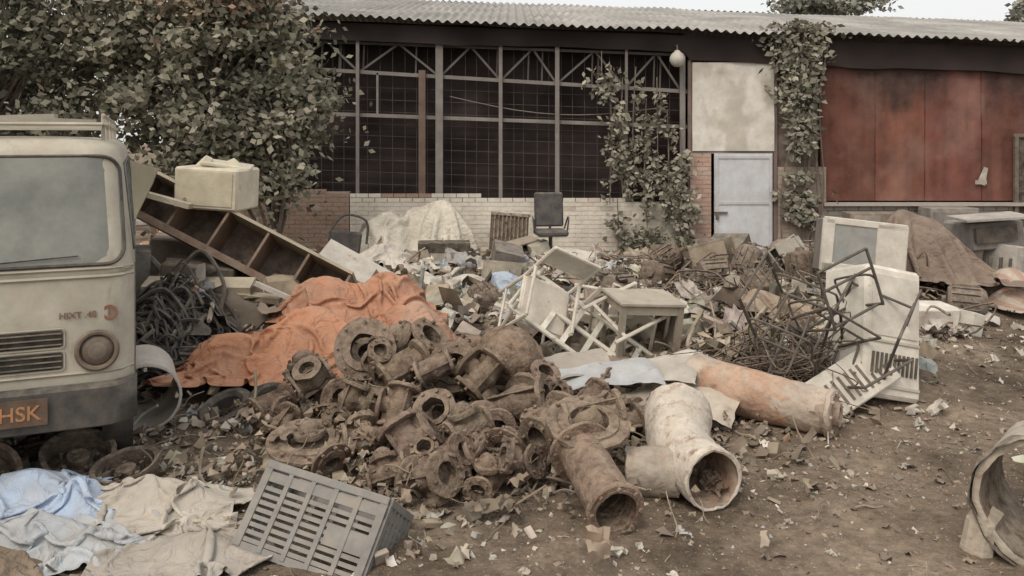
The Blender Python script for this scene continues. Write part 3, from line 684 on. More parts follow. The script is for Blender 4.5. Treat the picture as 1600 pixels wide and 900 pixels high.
# ------------------------------------------------------------ rusted valves, pipes
RU=(.19,.14,.105);DK=(.035,.027,.021)
def bolts(b,M,r,z,n,s,col):
    for k in range(n):
        if R.random()<.2: continue
        a=2*math.pi*k/n;b.lathe([(0,.022),(s,.022),(s,-.045),(0,-.045)],M@Matrix.Translation((r*math.cos(a),r*math.sin(a),z)),col,6)
def valve(loc,ax,s=1,roll=0,bonnet=True,col=RU,name='rusty_valve'):
    b=B();M=frame(loc,ax,roll)@Matrix.Scale(s,4);L=.2*R.uniform(.8,1.15)
    c=jit(col,.3);fl=R.uniform(.93,1.08)
    prof=[(0,L-.09),(.078,L-.09),(.082,L),(.155*fl,L),(.16*fl,L-.008),(.16*fl,L-.032),(.152*fl,L-.038),(.10,L-.042),(.085,L-.07),(.105,.05),(.125,0),(.105,-.05),(.085,-L+.07),(.10,-L+.042),(.152*fl,-L+.038),(.16*fl,-L+.032),(.16*fl,-L+.006),(.155*fl,-L),(.082,-L),(.078,-L+.09),(0,-L+.09)]
    cs=[DK,DK,c,c,c]+[c]*(len(prof)-8)+[DK,DK]
    b.lathe(prof,M,cs,26,.02);bolts(b,M,.125,L+.004,8,.014,jit(c));bolts(b,M@Matrix.Rotation(math.pi,4,'X'),.125,L+.004,8,.014,jit(c))
    kind=R.random()
    M2=M@Matrix.Rotation(math.radians(90),4,'Y')
    if kind<.55:
        b.lathe([(.08,0),(.085,.13),(.14,.14),(.145,.165),(.14,.19),(.10,.195),(.085,.24),(.045,.27),(0,.275)],M2,c,20,.015);bolts(b,M2,.118,.195,6,.013,c)
    elif kind<.8:
        b.lathe([(.075,0),(.08,.15),(.15,.16),(.155,.19),(.085,.192),(.075,.12),(0,.12)],M2,[c,c,c,c,DK,DK],22,.015)
    for q in range(3):
        a=q*2.1;b.box((.11*math.cos(a),.11*math.sin(a),0),(.05,.012,L*1.7),c,rot=(0,0,a),M=M)
    return b.build(name,M_rust,ang=40,rough=.008)
def flange(loc,ax,ro,ri,th,col=RU,name='pipe_flange',hub=.06):
    b=B();M=frame(loc,ax);c=jit(col,.12)
    b.lathe([(ri*.92,-hub),(ri,th),(ro*.72,th),(ro*.74,th*.6),(ro,th*.6),(ro,0),(ro*.74,-.004),(ri*1.35,-hub*.3),(ri*1.2,-hub),(ri*.92,-hub)],M,[jit(DK),c,c,c,c,c,c,c,c],32,.012)
    bolts(b,M,ro*.87,th*.6,8,.012,c);return b.build(name,M_rust,rough=.008)
flange((-1.12,6.5,.51),(.1,-.85,.42),.235,.11,.05,(.28,.22,.165))
valve((-1.15,6.74,.32),(.2,-.5,.6),1.1)
flange((-.42,6.3,.42),(-.1,-.8,.5),.19,.095,.06)
valve((-.40,6.52,.34),(-.4,-.7,.5),1.1,1.2)
flange((-.50,5.55,.34),(-.15,-.8,.6),.145,.075,.05,(.28,.22,.165))
valve((-.55,5.75,.18),(.4,-.5,.5),.9,2.1)
for (x,y,z,ax,s,ro) in[(-1.55,6.5,.18,(.9,.2,.2),.9,1.5),(-1.25,6.15,.18,(.3,-.8,.2),.95,.4),(-.95,5.95,.2,(.8,-.4,.1),.95,2.3),(-.80,6.2,.35,(.7,.5,.3),1.0,.8),
    (-.62,5.35,.16,(.5,-.4,-.5),.95,1.0),(-.35,5.12,.16,(.8,-.2,.5),.85,3.5),(-.48,4.95,.14,(.6,-.6,.35),.8,5),(-.15,5.65,.2,(.3,-.9,.1),.9,2.9),(.05,5.95,.26,(.9,-.3,.3),1.0,.2),
    (-.05,6.5,.29,(.2,.7,.7),1.05,4.1),(-.75,6.75,.34,(.6,-.3,.7),1.1,2.2),(-1.75,6.2,.12,(.5,.7,.1),.75,3.2),(.25,5.5,.18,(.8,.5,.1),.9,1.2),(.45,5.75,.2,(.5,-.6,.4),.9,2.6),(-.95,5.5,.14,(.9,.3,0),.8,.5),(-.2,6.05,.40,(.5,.3,.5),.85,.7),
    (-.75,5.65,.3,(.2,.5,.8),.7,.3),(-.28,5.35,.28,(.7,.5,.2),.65,1.3),(-1.1,5.8,.3,(.3,.2,.8),.7,4.3),(-.55,6.1,.42,(.9,.1,.4),.7,2.9),(.2,6.2,.33,(.4,-.4,.8),.75,5.1),(-1.45,6.2,.3,(.8,.4,.5),.7,2),(-.05,5.35,.12,(.2,.9,.2),.7,0),(.75,5.85,.16,(.9,.3,.1),.75,1.1),(.55,6.05,.26,(.5,.6,.3),.7,3.3),
    (-.15,4.98,.10,(.3,.8,.1),.6,1.7),(-.75,5.1,.10,(.8,.2,.2),.6,.9),(.05,5.15,.12,(.6,-.4,.3),.6,2.9),(-1.6,5.9,.10,(.2,.8,.3),.6,4),(.95,6.05,.14,(.7,.5,.2),.65,.1),(-1.0,6.3,.42,(.3,-.6,.5),.6,1.1)]:
    valve((x,y,z+g(x,y)*.6),ax,s,ro)
for q in range(18):
    x=R.gauss(-.35,.65);y=R.gauss(5.7,.45);flange((x,y,g(x,y)+R.uniform(.05,.3)),(R.gauss(0,.6),-.4,R.gauss(.3,.6)),R.uniform(.08,.14),R.uniform(.035,.06),.03,jit(RU,.3))
flange((-1.30,5.45,.17),(.05,-.2,1),.27,.13,.03)
valve((-1.3,5.5,.09),(1,.2,.05),.75,1.57)
b=B();b.lathe([(0,.24),(.08,.235),(.15,.2),(.2,.13),(.22,.04),(.23,0),(.27,0),(.27,-.03),(.2,-.03)],frame((-.02,6.45,.44),(.2,-.7,.4)),jit((.22,.155,.11)),28,.02);b.build('rusty_dome_cap',M_rust,rough=.008)
def pipe(name,path,r,th,col,mat=M_rust,incol=(.10,.06,.042),seg=32,flanges=None,rough=.004,colf=None):
    b=B();P=catmull(path,9) if len(path)>2 else [Vector(path[0]).lerp(Vector(path[1]),k/8) for k in range(9)]
    rs=r if isinstance(r,(list,tuple)) else [r]*len(P)
    if len(rs)!=len(P): rs=[float(np.interp(i/(len(P)-1),np.linspace(0,1,len(r)),r)) for i in range(len(P))]
    b.tube(P,rs,col,seg,caps=False)
    if colf:
        cc=[]
        for k in range(len(b.f)):
            v=b.v[b.f[k][0]];cc.append(colf(((k//seg)+.5)/(len(P)-1)+.5*(float(fbm(v[0]*9,v[2]*9+v[1]*5,3,2))-.5),col))
        b.c=cc
    b.tube(P[::-1],[q-th for q in rs][::-1],incol,seg,caps=False)
    for e,nx,rr in((P[0],P[1],rs[0]),(P[-1],P[-2],rs[-1])):
        b.lathe([(rr-th,0),(rr-th*.4,.006),(rr+.001,0)],frame(e,e-nx),col,seg)
    if flanges:
        for (i,ro,t) in flanges:
            e=P[i];nx=P[i+1] if i==0 else P[i-1];M=frame(e,e-nx);rr=rs[i]
            b.lathe([(rr-th,.004),(ro*.95,.004),(ro,-.004),(ro,-t),(rr,-t-.01)],M,col,seg);bolts(b,M@Matrix.Translation((0,0,-t)),ro*.85,t,8,.013,col)
    return b.build(name,mat,rough=rough)
pipe('flanged_pipe',[(.545,4.47,.155),(.47,4.72,.22),(.40,4.98,.30)],.135,.02,(.25,.175,.13),flanges=[(0,.162,.03),(-1,.19,.03)],rough=.005)
flange((.45,5.05,.42),(.05,-.35,1),.25,.12,.035)
valve((.5,5.2,.40),(1,.1,.2),.9,1.9);valve((.25,5.35,.33),(.5,.6,.3),.85,3.)
M_cem=vcmat('cement_coated_pipe',.95,0,.7,dustcol=(.46,.40,.32),sc=5,var=.4,bump=.6,bsc=22,rust=.55,rustcol=(.25,.165,.115),upw=.3,spec=.1)
pipe('cement_lined_pipe',[(1.13,4.78,.20),(1.07,4.98,.205),(1.02,5.2,.24),(1.08,5.55,.33)],[.178,.172,.19,.215],.022,(.60,.54,.46),M_cem,(.24,.145,.10),rough=.012)
pipe('cement_lined_pipe',[(.68,5.02,.15),(.96,4.98,.17)],.14,.02,(.36,.31,.26),M_cem,rough=.012)
pipe('coated_pipe',[(2.25,5.98,.19),(1.98,6.15,.21),(1.4,6.6,.27)],[.15,.165,.185],.03,(.46,.37,.30),M_cem,flanges=[(0,.17,.03)],rough=.016,colf=lambda t,c:(.46,.27,.18) if .5<t<.9 else ((.30,.22,.17) if t<.12 else c))
b=B();b.lathe([(0,0.02),(.05,.02),(.05,.05),(.08,.05),(.085,.012),(.145,.01),(.155,-.02)],frame((2.25,5.98,.19),(2.25-1.98,5.98-6.15,-.02)),[DK]+[(.32,.23,.18)]*5,24);b.build('pipe_end_cap',M_cem,rough=.006)
pipe('clay_pipe',[(2.60,4.15,.31),(2.95,4.55,.31)],.325,.035,(.42,.37,.30),M_cem,(.11,.085,.065),40,rough=.012)
b=B();b.lathe([(.30,-.03),(.325,0),(.335,.03),(.335,.12),(.325,.13)],frame((2.66,4.22,.31),(-.66,-.75,0)),(.13,.11,.09),40)
b.box((2.44,4.42,.08),(.24,.16,.24),(.40,.35,.28),rot=(.1,-.12,.75),bev=.03,taper=.85)
b.build('broken_concrete',M_cem,rough=.025,ang=30)
pipe('metal_drum',[(-2.56,5.95,.30),(-2.78,6.4,.34)],.235,.01,(.50,.47,.42),M_plast,(.32,.29,.25),flanges=[(0,.245,.02)])
# ------------------------------------------------------------ tyres
vt=vcmat('rubber',.9,0,.4,sc=6,var=.3,bump=.3)
def tyre(loc,ax,r=.3,w=.09,col=(.05,.045,.042)):
    b=B();M=frame(loc,ax);b.lathe([(r*.58,-w*.6),(r*.7,-w),(r*.93,-w*.9),(r,-w*.6),(r*1.01,0),(r,w*.6),(r*.93,w*.9),(r*.7,w),(r*.58,w*.6),(r*.6,0),(r*.58,-w*.6)],M,jit(col),32);return b.build('old_tyre',vt)
tyre((-1.78,6.35,.12),(.3,-.5,.8),.19,.07);tyre((-2.1,6.3,.10),(-.2,-.4,.9),.2,.07)
def hub(loc,ax,r,col=(.10,.085,.07)):
    b=B();M=frame(loc,ax);b.lathe([(0,.03),(r*.3,.03),(r*.32,-.02),(r*.8,-.05),(r*.85,.05),(r,.06),(r,.0),(r*.9,-.12),(r*.4,-.13),(0,-.13)],M,jit(col),28);bolts(b,M,r*.5,.0,5,.015,col);b.build('brake_drum',M_rust,rough=.006)
hub((-2.72,5.35,.10),(.2,-.3,.9),.22);hub((-2.35,5.2,.08),(-.1,-.2,.95),.2,(.09,.08,.065));hub((-3.1,5.0,.12),(.4,-.5,.6),.2)
b=B();r=random.Random(5)
for q in range(140):
    c=Vector((-2.98+r.gauss(0,.2),7.15+r.gauss(0,.22),.0));P=[]
    a=r.uniform(0,6.3);ra=r.uniform(.12,.36)
    for k in range(7):
        a+=r.uniform(.5,1.2);x=c.x+math.cos(a)*ra*1.1;y=c.y+math.sin(a)*ra*.8
        P.append((x,y,max(g(x,y),.0)+.05+r.uniform(0,.42)*max(0,1-abs(x+3.0)/.75)))
    b.tube(catmull(P,5),r.uniform(.009,.02),jit(r.choice([(.03,.03,.034),(.045,.043,.045),(.07,.06,.055),(.02,.02,.02)])),5)
b.build('cable_heap',M_black)
# ------------------------------------------------------------ rack + box
Mr=Matrix.Translation((-2.72,8.6,1.05))@Matrix.Rotation(math.radians(-6),4,'Z')@Matrix.Rotation(math.radians(26),4,'Y')@Matrix.Rotation(math.radians(-24),4,'X')
b=B();W,D,H=2.3,.42,.44;BRN=(.135,.085,.06)
b.box((0,D/2-.012,0),(W,.02,H),(.085,.058,.045),M=Mr)
b.box((0,-.012,H/2),(W+.03,D,.03),(.42,.37,.28),M=Mr);b.box((0,-.002,-H/2),(W,D-.03,.025),BRN,M=Mr)
for k in range(6): b.box((-W/2+W*k/5,-.004,0),(.026,D-.03,H-.04),(.19,.13,.095) if k%2 else (.15,.1,.07),M=Mr)
b.box((0,-D/2+.004,-H/2-.0),(W+.01,.02,.07),(.17,.11,.08),M=Mr)
b.build('pigeonhole_rack',M_paint)
b=B();b.box((-3.02,8.75,1.62),(.68,.5,.42),(.60,.55,.43),rot=(0.02,.05,-.15),bev=.02)
b.box((-3.12,8.7,1.87),(.15,.14,.14),(.60,.55,.43),rot=(.2,.5,.3),taper=.6,bev=.02);b.box((-2.85,8.72,1.85),(.16,.12,.12),(.6,.56,.42),rot=(.1,-.4,.3),taper=.6,bev=.02)
b.box((-3.06,8.50,1.62),(.58,.012,.34),(.56,.51,.38),rot=(0.02,.05,-.15));b.box((-2.93,8.8,1.85),(.5,.3,.04),(.57,.53,.42),rot=(.1,.15,.2),bev=.01);b.build('appliance_casing',M_plast)
b=B();b.box((-3.55,8.45,1.55),(.8,.10,.05),(.52,.47,.36),rot=(0,.25,-.1));b.box((-1.75,9.5,.70),(.8,.4,.03),(.52,.49,.43),rot=(.5,.5,0));b.box((-2.1,7.9,.66),(.6,.06,.04),(.6,.57,.5),rot=(0,.45,.2));b.box((-2.95,8.05,.74),(1.0,.22,.06),(.50,.44,.32),rot=(.3,.02,.05));b.box((-2.6,8.0,.66),(.9,.1,.05),(.42,.36,.26),rot=(.2,.1,-.1));b.build('wooden_planks',M_paint)
for (x,y,z,d,c,ro) in((-3.4,9.2,.75,(.9,.6,.6),(.20,.17,.14),(0,.1,.2)),(-2.55,9.2,.45,(.6,.5,.4),(.27,.21,.15),(.1,.2,.4)),(-3.9,8.4,.6,(.6,.5,.9),(.18,.17,.16),(0,.05,.4)),(-3.1,8.5,.6,(.7,.4,.6),(.14,.12,.10),(.1,.1,.1))):
    b=B();b.box((x,y,z),d,c,rot=ro,bev=.015);
    b.box((x,y,z),(d[0]*1.01,d[1]*.2,d[2]*1.01),jit(c),rot=ro);b.build('wooden_crate',M_box)
# ------------------------------------------------------------ plastic crate
def crate(M,L,W,H,col):
    b=B();t=.012
    def side(Ms,l):
        b.box((0,0,H/2-.02),(l,.03,.04),col,M=Ms,bev=.004);b.box((0,0,-H/2+.02),(l,t,.04),col,M=Ms)
        b.box((0,.0,H/2-.075),(l,.016,.05),col,M=Ms)
        nb=5
        for k in range(nb+1): b.box((-l/2+.02+(l-.04)*k/nb,-.002,0),(.04 if k in(0,nb) else .026,.02,H-.03),col,M=Ms)
        zz=-H/2+.055
        while zz<H/2-.1: b.box((0,.001,zz),(l-.01,t,.021),col,M=Ms);zz+=.036
        b.box((l*.3,-.001,-.03),(l*.34,.012,.09),col,M=Ms)
    side(M@Matrix.Translation((0,-W/2,0)),L);side(M@Matrix.Translation((0,W/2,0))@Matrix.Rotation(math.pi,4,'Z'),L)
    side(M@Matrix.Translation((L/2,0,0))@Matrix.Rotation(math.pi/2,4,'Z'),W-.01);side(M@Matrix.Translation((-L/2,0,0))@Matrix.Rotation(-math.pi/2,4,'Z'),W-.01)
    b.box((0,0,-H/2+.012),(L-.02,W-.02,.008),col,M=M)
    for k in range(9): b.box((-L/2+L*(k+.5)/9,0,-H/2+.002),(L/30,W,.012),col,M=M)
    for k in range(5): b.box((0,-W/2+W*(k+.5)/5,-H/2+.001),(L,.014,.010),col,M=M)
    return b.build('plastic_crate',M_plast,ang=30)
Mc=Matrix.Translation((-.97,4.42,.08))@Matrix.Rotation(math.radians(-20),4,'Z')@Matrix.Rotation(math.radians(8),4,'Y')@Matrix.Rotation(math.radians(-36),4,'X')
crate(Mc,.72,.36,.44,(.205,.20,.19))
# ------------------------------------------------------------ white frames, table
WH=(.66,.62,.53)
def chair(M,col=WH,name='steel_chair',seat=True):
    b=B();r=.018
    for sx in(-.23,.23):
        b.tube([(sx,-.22,0),(sx,-.22,.46)],r,col,7,M=M);b.tube([(sx,.22,0),(sx,.22,.46),(sx,.30,.95)],r,col,7,M=M)
        b.tube([(sx,-.22,.12),(sx,.22,.12)],r*.8,col,6,M=M);b.tube([(sx,-.22,.46),(sx,.22,.46)],r,col,6,M=M)
        b.tube([(sx,-.22,.62),(sx,.26,.64)],r,col,6,M=M);b.tube([(sx,-.22,.46),(sx,-.22,.62)],r,col,6,M=M)
    for (y,z) in((-.22,.46),(.22,.46),(.30,.95),(.27,.72),(-.22,.12)): b.tube([(-.23,y,z),(.23,y,z)],r,col,6,M=M)
    if seat: b.box((0,0,.475),(.46,.44,.03),jit(col),M=M,bev=.01);b.box((0,.285,.84),(.44,.02,.2),jit(col),rot=(-.17,0,0),M=M,bev=.008)
    return b.build(name,M_paint)
chair(TM((.05,7.9,.42),(60,25,20)));chair(TM((.75,7.6,.30),(-70,30,-50)))
chair(TM((.55,8.5,.36),(95,-20,60)))
b=B();Mt=TM((.70,7.5,.36),(28,34,-12))
for sx in(-.75,.75): b.tube([(sx,-.28,0),(sx,.28,0)],.018,WH,7,M=Mt)
for y in(-.28,0,.28): b.tube([(-.75,y,0),(.75,y,0)],.022,WH,7,M=Mt)
for sx in(-.7,.7):
    for y in(-.28,.28): b.tube([(sx,y,-.3),(sx,y,.12)],.018,WH,7,M=Mt)
for k in range(7): b.box((-.6+.2*k,0,.01),(.05,.56,.008),jit(WH),M=Mt)
b.build('steel_cot_frame',M_paint)
b=B();Mt=TM((1.15,7.7,.36),(6,4,15))
b.box((0,0,.33),(.62,.5,.035),(.42,.38,.31),M=Mt,bev=.008)
for sx in(-.27,.27):
    for y in(-.21,.21): b.box((sx,y,-.03),(.05,.05,.7),(.30,.26,.21),M=Mt)
    b.box((sx,0,.27),(.03,.4,.06),(.3,.25,.19),M=Mt)
b.box((.0,-.21,.27),(.5,.03,.07),(.38,.33,.26),M=Mt);b.box((.27,0,.0),(.02,.4,.5),(.17,.15,.12),M=Mt);b.build('small_table',M_paint)
b=B()
for (x,y,z,w,d,c,rx,ry,rz) in((.72,6.35,.36,.80,.36,(.44,.47,.49),.22,.03,.1),(1.05,6.5,.34,.7,.45,(.50,.47,.42),.18,-.05,-.25),(.5,6.6,.36,.6,.4,(.36,.33,.29),.25,.1,.4),(1.3,6.15,.2,.6,.4,(.5,.44,.36),.25,.15,-.3),(.9,6.1,.22,.6,.35,(.32,.28,.24),.1,.1,.5)):
    XX,YY=np.meshgrid(np.linspace(-w/2,w/2,24),np.linspace(-d/2,d/2,14),indexing='ij')
    ZZ=.04*np.sin(XX*5+x)+.07*(fbm(XX*4+x,YY*4,3,3)-.5)*2
    T=Matrix.Translation((x,y,z))@Euler((rx,ry,rz)).to_matrix().to_4x4();A=np.array(T)
    ex=.06*(fbm(YY*6,XX*6,7,2)-.5);P=np.stack([XX+ex,YY+ex,ZZ,np.ones_like(XX)],-1)@A.T;b.grid(P[...,0],P[...,1],P[...,2],c)
b.build('sheet_metal',M_paint,ang=180)
# ------------------------------------------------------------ air cooler
Mk=TM((2.92,6.95,.53),(-14,12,14));b=B();c=(.70,.66,.57)
b.box((0,0,0),(.52,.55,1.02),c,M=Mk,bev=.03)
b.box((0,-.279,.2),(.42,.012,.48),(.64,.60,.52),M=Mk,bev=.004)
for k in range(11): b.box((-.2+.04*k,-.283,-.25),(.014,.016,.16),(.07,.06,.05),rot=(0,.1,0),M=Mk)
for k in range(2): b.box((0,-.282,-.08-.34*k),(.46,.014,.02),(.5,.47,.4),M=Mk)
for k in range(9): b.box((.262,-.2+.05*k,-.1),(.012,.02,.4),(.06,.05,.045),M=Mk)
b.build('air_cooler_cabinet',M_plast)
b=B();Mq=TM((2.55,6.5,.24),(52,-22,22));b.box((0,0,0),(.85,.34,.03),(.64,.60,.52),M=Mq,bev=.01)
for k in range(12): b.box((-.36+.065*k,-.02,.016),(.025,.2,.006),(.12,.10,.08),M=Mq)
b.build('louvre_panel',M_plast)
def tubechair(M,s=1):
    b=B();c=(.08,.07,.062)
    for sx in(-.24,.24):
        b.tube(catmull([(sx,.25,0),(sx,-.22,0),(sx,-.26,.05),(sx,-.25,.42),(sx,-.2,.46),(sx,.18,.46),(sx,.24,.5),(sx,.34,.9)],4),.012,c,7,M=M)
        b.tube(catmull([(sx,-.22,.46),(sx,-.22,.66),(sx,-.15,.7),(sx,.2,.7),(sx,.28,.66)],4),.010,c,6,M=M)
    for y,z in((.25,0),(.34,.9),(.18,.46),(-.2,.46),(.3,.75)): b.tube([(-.24,y,z),(.24,y,z)],.011,c,6,M=M)
    b.build('tubular_chair_frame',M_black)
tubechair(TM((2.35,7.0,.32),(20,-40,40)));tubechair(TM((2.65,6.55,.50),(-60,20,-30)));tubechair(TM((2.2,7.2,.30),(80,30,10)));tubechair(TM((2.75,6.6,.30),(15,20,200)))
b=B();r=random.Random(15)
for q in range(60):
    P=[(2.3+r.gauss(0,.32),7.0+r.gauss(0,.3),.08+abs(r.gauss(0,.26))) for _ in range(5)];b.tube(catmull(P,6),r.uniform(.003,.008),jit(r.choice([(.05,.045,.04),(.15,.10,.07),(.25,.21,.17)])),4)
b.build('wire_tangle',M_rust)
b=B()
for q in range(80):
    x=r.uniform(.3,5.0);y=r.uniform(8.3,13.5);P=[(x+r.gauss(0,.25),y+r.gauss(0,.3),g(x,y)+abs(r.gauss(0,.17))) for _ in range(5)];b.tube(catmull(P,5),r.uniform(.005,.014),jit(r.choice([(.05,.045,.04),(.06,.05,.05),(.15,.10,.07),(.34,.31,.26)])),4)
b.build('wire_tangle',M_rust)
b=B();Mk=TM((4.05,10.0,.84),(-6,6,-8));c=(.58,.54,.47)
b.box((0,.0,0),(.88,.5,.62),(.2,.18,.16),M=Mk,bev=.02)
for (x,z,w,h) in((0,.28,.92,.08),(0,-.26,.92,.12),(-.40,0,.14,.6),(.30,0,.34,.6)): b.box((x,-.255,z),(w,.05,h),c,M=Mk,bev=.01)
b.box((-.1,-.252,.02),(.48,.02,.46),(.27,.28,.27),M=Mk,bev=.01);
b.build('crt_television',M_plast)
b=B();b.box((5.2,11.2,.45),(1.6,.7,.7),(.18,.15,.13),rot=(0,.1,.1),bev=.02);b.box((6.2,11.2,.88),(.8,.5,.35),(.24,.23,.22),rot=(0,-.05,.2),bev=.02);b.box((6.5,11.0,.5),(.6,.5,.5),(.42,.40,.36),rot=(0,.1,.3),bev=.02)
b.box((6.2,10.92,.9),(.6,.03,.2),(.12,.11,.10),rot=(0,-.05,.2));b.box((6.1,10.9,1.12),(.9,.45,.03),(.40,.38,.35),rot=(.05,-.05,.1))
for k in range(5): b.box((6.0+.13*k,10.72,.45),(.05,.02,.35),(.1,.09,.08),rot=(0,.1,.1))
b.build('machine_housing',M_box,rough=.02)
r=random.Random(77)
for q in range(20):
    x=r.choice([r.uniform(2.8,7.4),r.uniform(-3.2,5.5)]);y=r.uniform(11.3,14.8);s=r.uniform(.3,.62);b=B();M=TM((x,y,g(x,y)+s*.28),(r.gauss(0,16),r.gauss(0,16),r.uniform(0,180)))
    c=jit(r.choice([(.28,.26,.23),(.20,.17,.15),(.45,.42,.36),(.34,.29,.22),(.14,.13,.12)]),.2,r);w,d,h=s,s*r.uniform(.5,.9),s*r.uniform(.5,.9)
    t_=.02
    b.box((0,0,-h/2),(w,d,t_),c,M=M);b.box((0,0,h/2),(w,d,t_),c,M=M);b.box((-w/2+.01,0,0),(t_,d-.004,h-.02),c,M=M);b.box((w/2-.01,0,0),(t_,d-.004,h-.02),c,M=M);b.box((0,d/2-.012,0),(w-.04,t_,h-.02),c,M=M)
    b.box((0,0,r.uniform(-.2,.2)*h),(w-.04,d*.8,.012),jit(c),M=M)
    if r.random()<.5: b.box((w*.1,-d/2-.03,0),(w,.015,h),jit(c),rot=(.1,.1,.35),M=M)
    b.build('discarded_cabinet',M_box,rough=.02)
b=B();b.box((4.35,9.0,.24),(.6,.35,.28),(.70,.67,.60),rot=(.05,.04,.15),bev=.03);b.box((4.75,8.92,.2),(.16,.3,.24),(.6,.57,.5),rot=(0,.3,.3),bev=.01);b.box((4.33,8.82,.26),(.48,.02,.15),(.6,.56,.5),rot=(.05,.04,.15));b.build('polystyrene_box',M_plast,rough=.01)
b=B();x,y=.60,13.3;z0=g(x,y)+.05;c=(.065,.062,.065)
b.box((x-.02,y+.2,z0+.80),(.46,.08,.54),c,rot=(-.12,0,.15),bev=.035);b.box((x,y-.05,z0+.46),(.48,.48,.09),c,rot=(0,0,.15),bev=.035)
b.tube([(x,y,z0+.44),(x,y,z0+.12)],.03,(.1,.1,.1),8);b.tube([(x,y+.2,z0+.6),(x,y+.18,z0+.44),(x,y,z0+.42)],.02,c,6)
for k in range(5):
    a=k*2*math.pi/5+.3;b.tube([(x,y,z0+.13),(x+.28*math.cos(a),y+.28*math.sin(a),z0+.07)],[.025,.016],c,6);b.lathe([(0,-.012),(.03,-.012),(.03,.012),(0,.012)],frame((x+.28*math.cos(a),y+.28*math.sin(a),z0+.03),(math.sin(a),-math.cos(a),0)),c,12)
for sx in(-.25,.25): b.tube(catmull([(x+sx,y-.1,z0+.46),(x+sx*1.1,y-.12,z0+.66),(x+sx*1.1,y+.1,z0+.68),(x+sx*.9,y+.16,z0+.5)],4),.014,c,6)
b.build('office_chair',M_black)
b=B();Mk=TM((-.05,14.2,.56),(-10,5,10));b.box((0,0,0),(.62,.16,.62),(.18,.14,.11),M=Mk,bev=.01)
for k in range(9): b.box((-.27+.067*k,-.09,0),(.022,.03,.56),(.36,.30,.24),M=Mk)
b.box((0,-.09,.3),(.66,.05,.05),(.42,.36,.3),M=Mk);b.build('radiator',M_rust)
b=B();Mk=TM((-2.6,13.2,.45),(0,8,20));b.box((0,0,0),(.5,.12,.5),(.08,.075,.075),M=Mk,bev=.03);b.box((0,-.3,-.3),(.5,.45,.08),(.08,.075,.075),M=Mk,bev=.03);b.tube(catmull([(-.3,-.2,.2),(-.1,-.2,.5),(.25,-.2,.45),(.3,-.2,.1)],5),.02,(.06,.06,.06),6,M=Mk);b.build('broken_office_chair',M_black)
b=B();Mk=TM((-1.05,13.2,.34),(0,0,5));b.box((0,0,0),(.8,.4,.4),(.05,.043,.038),M=Mk,bev=.01);b.box((-.05,-.21,-.08),(.45,.02,.24),(.45,.41,.34),M=Mk);b.build('metal_cabinet',M_box)
r=random.Random(33)
for (x,y) in((1.9,11.2),(2.6,11.0),(3.2,11.6),(2.2,12.2),(3.6,10.6),(1.3,10.3),(-1.2,10.2),(-.3,9.4),(2.9,10.0),(4.0,9.5),(5.1,9.6)):
    b=B();M=TM((x,y,g(x,y)+.16),(r.uniform(0,180),r.uniform(-40,40),r.uniform(0,180)));c=jit(r.choice([(.08,.07,.06),(.12,.10,.08),(.2,.18,.16)]))
    b.lathe([(0,-.24),(.05,-.24),(.06,-.2),(.16,-.18),(.18,-.15),(.18,.15),(.15,.2),(.1,.22),(.03,.23),(.03,.3),(0,.3)],M,c,20)
    for k in range(14):
        a=2*math.pi*k/14;b.box((.185*math.cos(a),.185*math.sin(a),0),(.03,.01,.28),c,rot=(0,0,a),M=M)
    b.box((.19,0,0),(.1,.14,.14),c,M=M,bev=.01);b.build('electric_motor',M_rust)
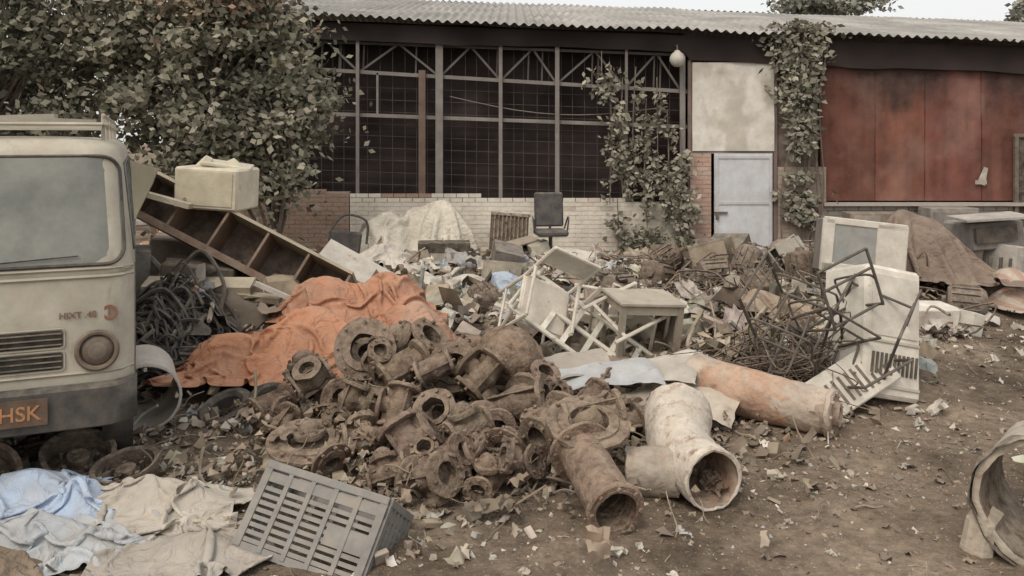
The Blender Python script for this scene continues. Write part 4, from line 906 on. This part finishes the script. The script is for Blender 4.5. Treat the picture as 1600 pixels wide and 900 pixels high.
for (x,y,s,c) in((-1.98,6.0,.15,(.68,.65,.58)),(1.62,5.25,.12,(.58,.53,.45)),(3.05,6.5,.14,(.62,.58,.52)),(3.0,6.25,.12,(.55,.52,.46)),(.52,4.25,.10,(.64,.59,.52)),(-.25,4.25,.15,(.57,.51,.42)),(-2.15,5.5,.13,(.42,.42,.3)),(1.5,4.6,.05,(.5,.45,.4)),(.9,4.5,.06,(.5,.5,.5)),(1.6,4.3,.05,(.6,.56,.5)),(2.1,5.3,.06,(.5,.45,.4)),(-1.0,5.15,.1,(.4,.36,.3)),(.2,5.0,.1,(.45,.4,.33))):
    b=B()
    for q in range(3):
        piece(b,x+R.gauss(0,s*.2),y+R.gauss(0,s*.2),g(x,y)+s*.25,s*R.uniform(.5,.9),'rock' if q else 'box',jit(c,.08))
        piece(b,x+R.gauss(0,s*.5),y+R.gauss(0,s*.4),g(x,y)+s*.1,s*.4,'rock',jit(c,.08))
    b.build('broken_block',M_debris,ang=30)
# ------------------------------------------------------------ light, world, camera
el,ro=math.radians(52),math.radians(212)
w=bpy.data.worlds.new('World');scene.world=w;w.use_nodes=True;nt=w.node_tree
sky=nt.nodes.new('ShaderNodeTexSky');sky.sky_type='NISHITA';sky.sun_disc=False;sky.sun_elevation=el;sky.sun_rotation=ro;sky.dust_density=6;sky.air_density=1.0;sky.ozone_density=.5
mxx=nt.nodes.new('ShaderNodeMix');mxx.data_type='RGBA';mxx.inputs[0].default_value=.65;mxx.inputs[7].default_value=(8.2,8.0,7.7,1)
nt.links.new(sky.outputs[0],mxx.inputs[6]);nt.links.new(mxx.outputs[2],nt.nodes['Background'].inputs[0]);nt.nodes['Background'].inputs[1].default_value=.15
ld=bpy.data.lights.new('sun','SUN');ld.energy=1.4;ld.angle=math.radians(25);ld.color=(1,.94,.85);lo=bpy.data.objects.new('sun',ld);scene.collection.objects.link(lo)
d=Vector((math.cos(el)*math.sin(ro),math.cos(el)*math.cos(ro),math.sin(el)));lo.rotation_euler=d.to_track_quat('Z','Y').to_euler();lo.location=(-5,-5,12)
cd=bpy.data.cameras.new('camera');co=bpy.data.objects.new('camera',cd);scene.collection.objects.link(co);co.location=(0,0,2.1);co.rotation_euler=(math.radians(90),0,0)
cd.lens=30;cd.sensor_width=36;cd.shift_y=-.144;cd.clip_end=2000;cd.clip_start=.05;scene.camera=co
scene.view_settings.view_transform='Standard';scene.view_settings.look='None';scene.view_settings.exposure=0
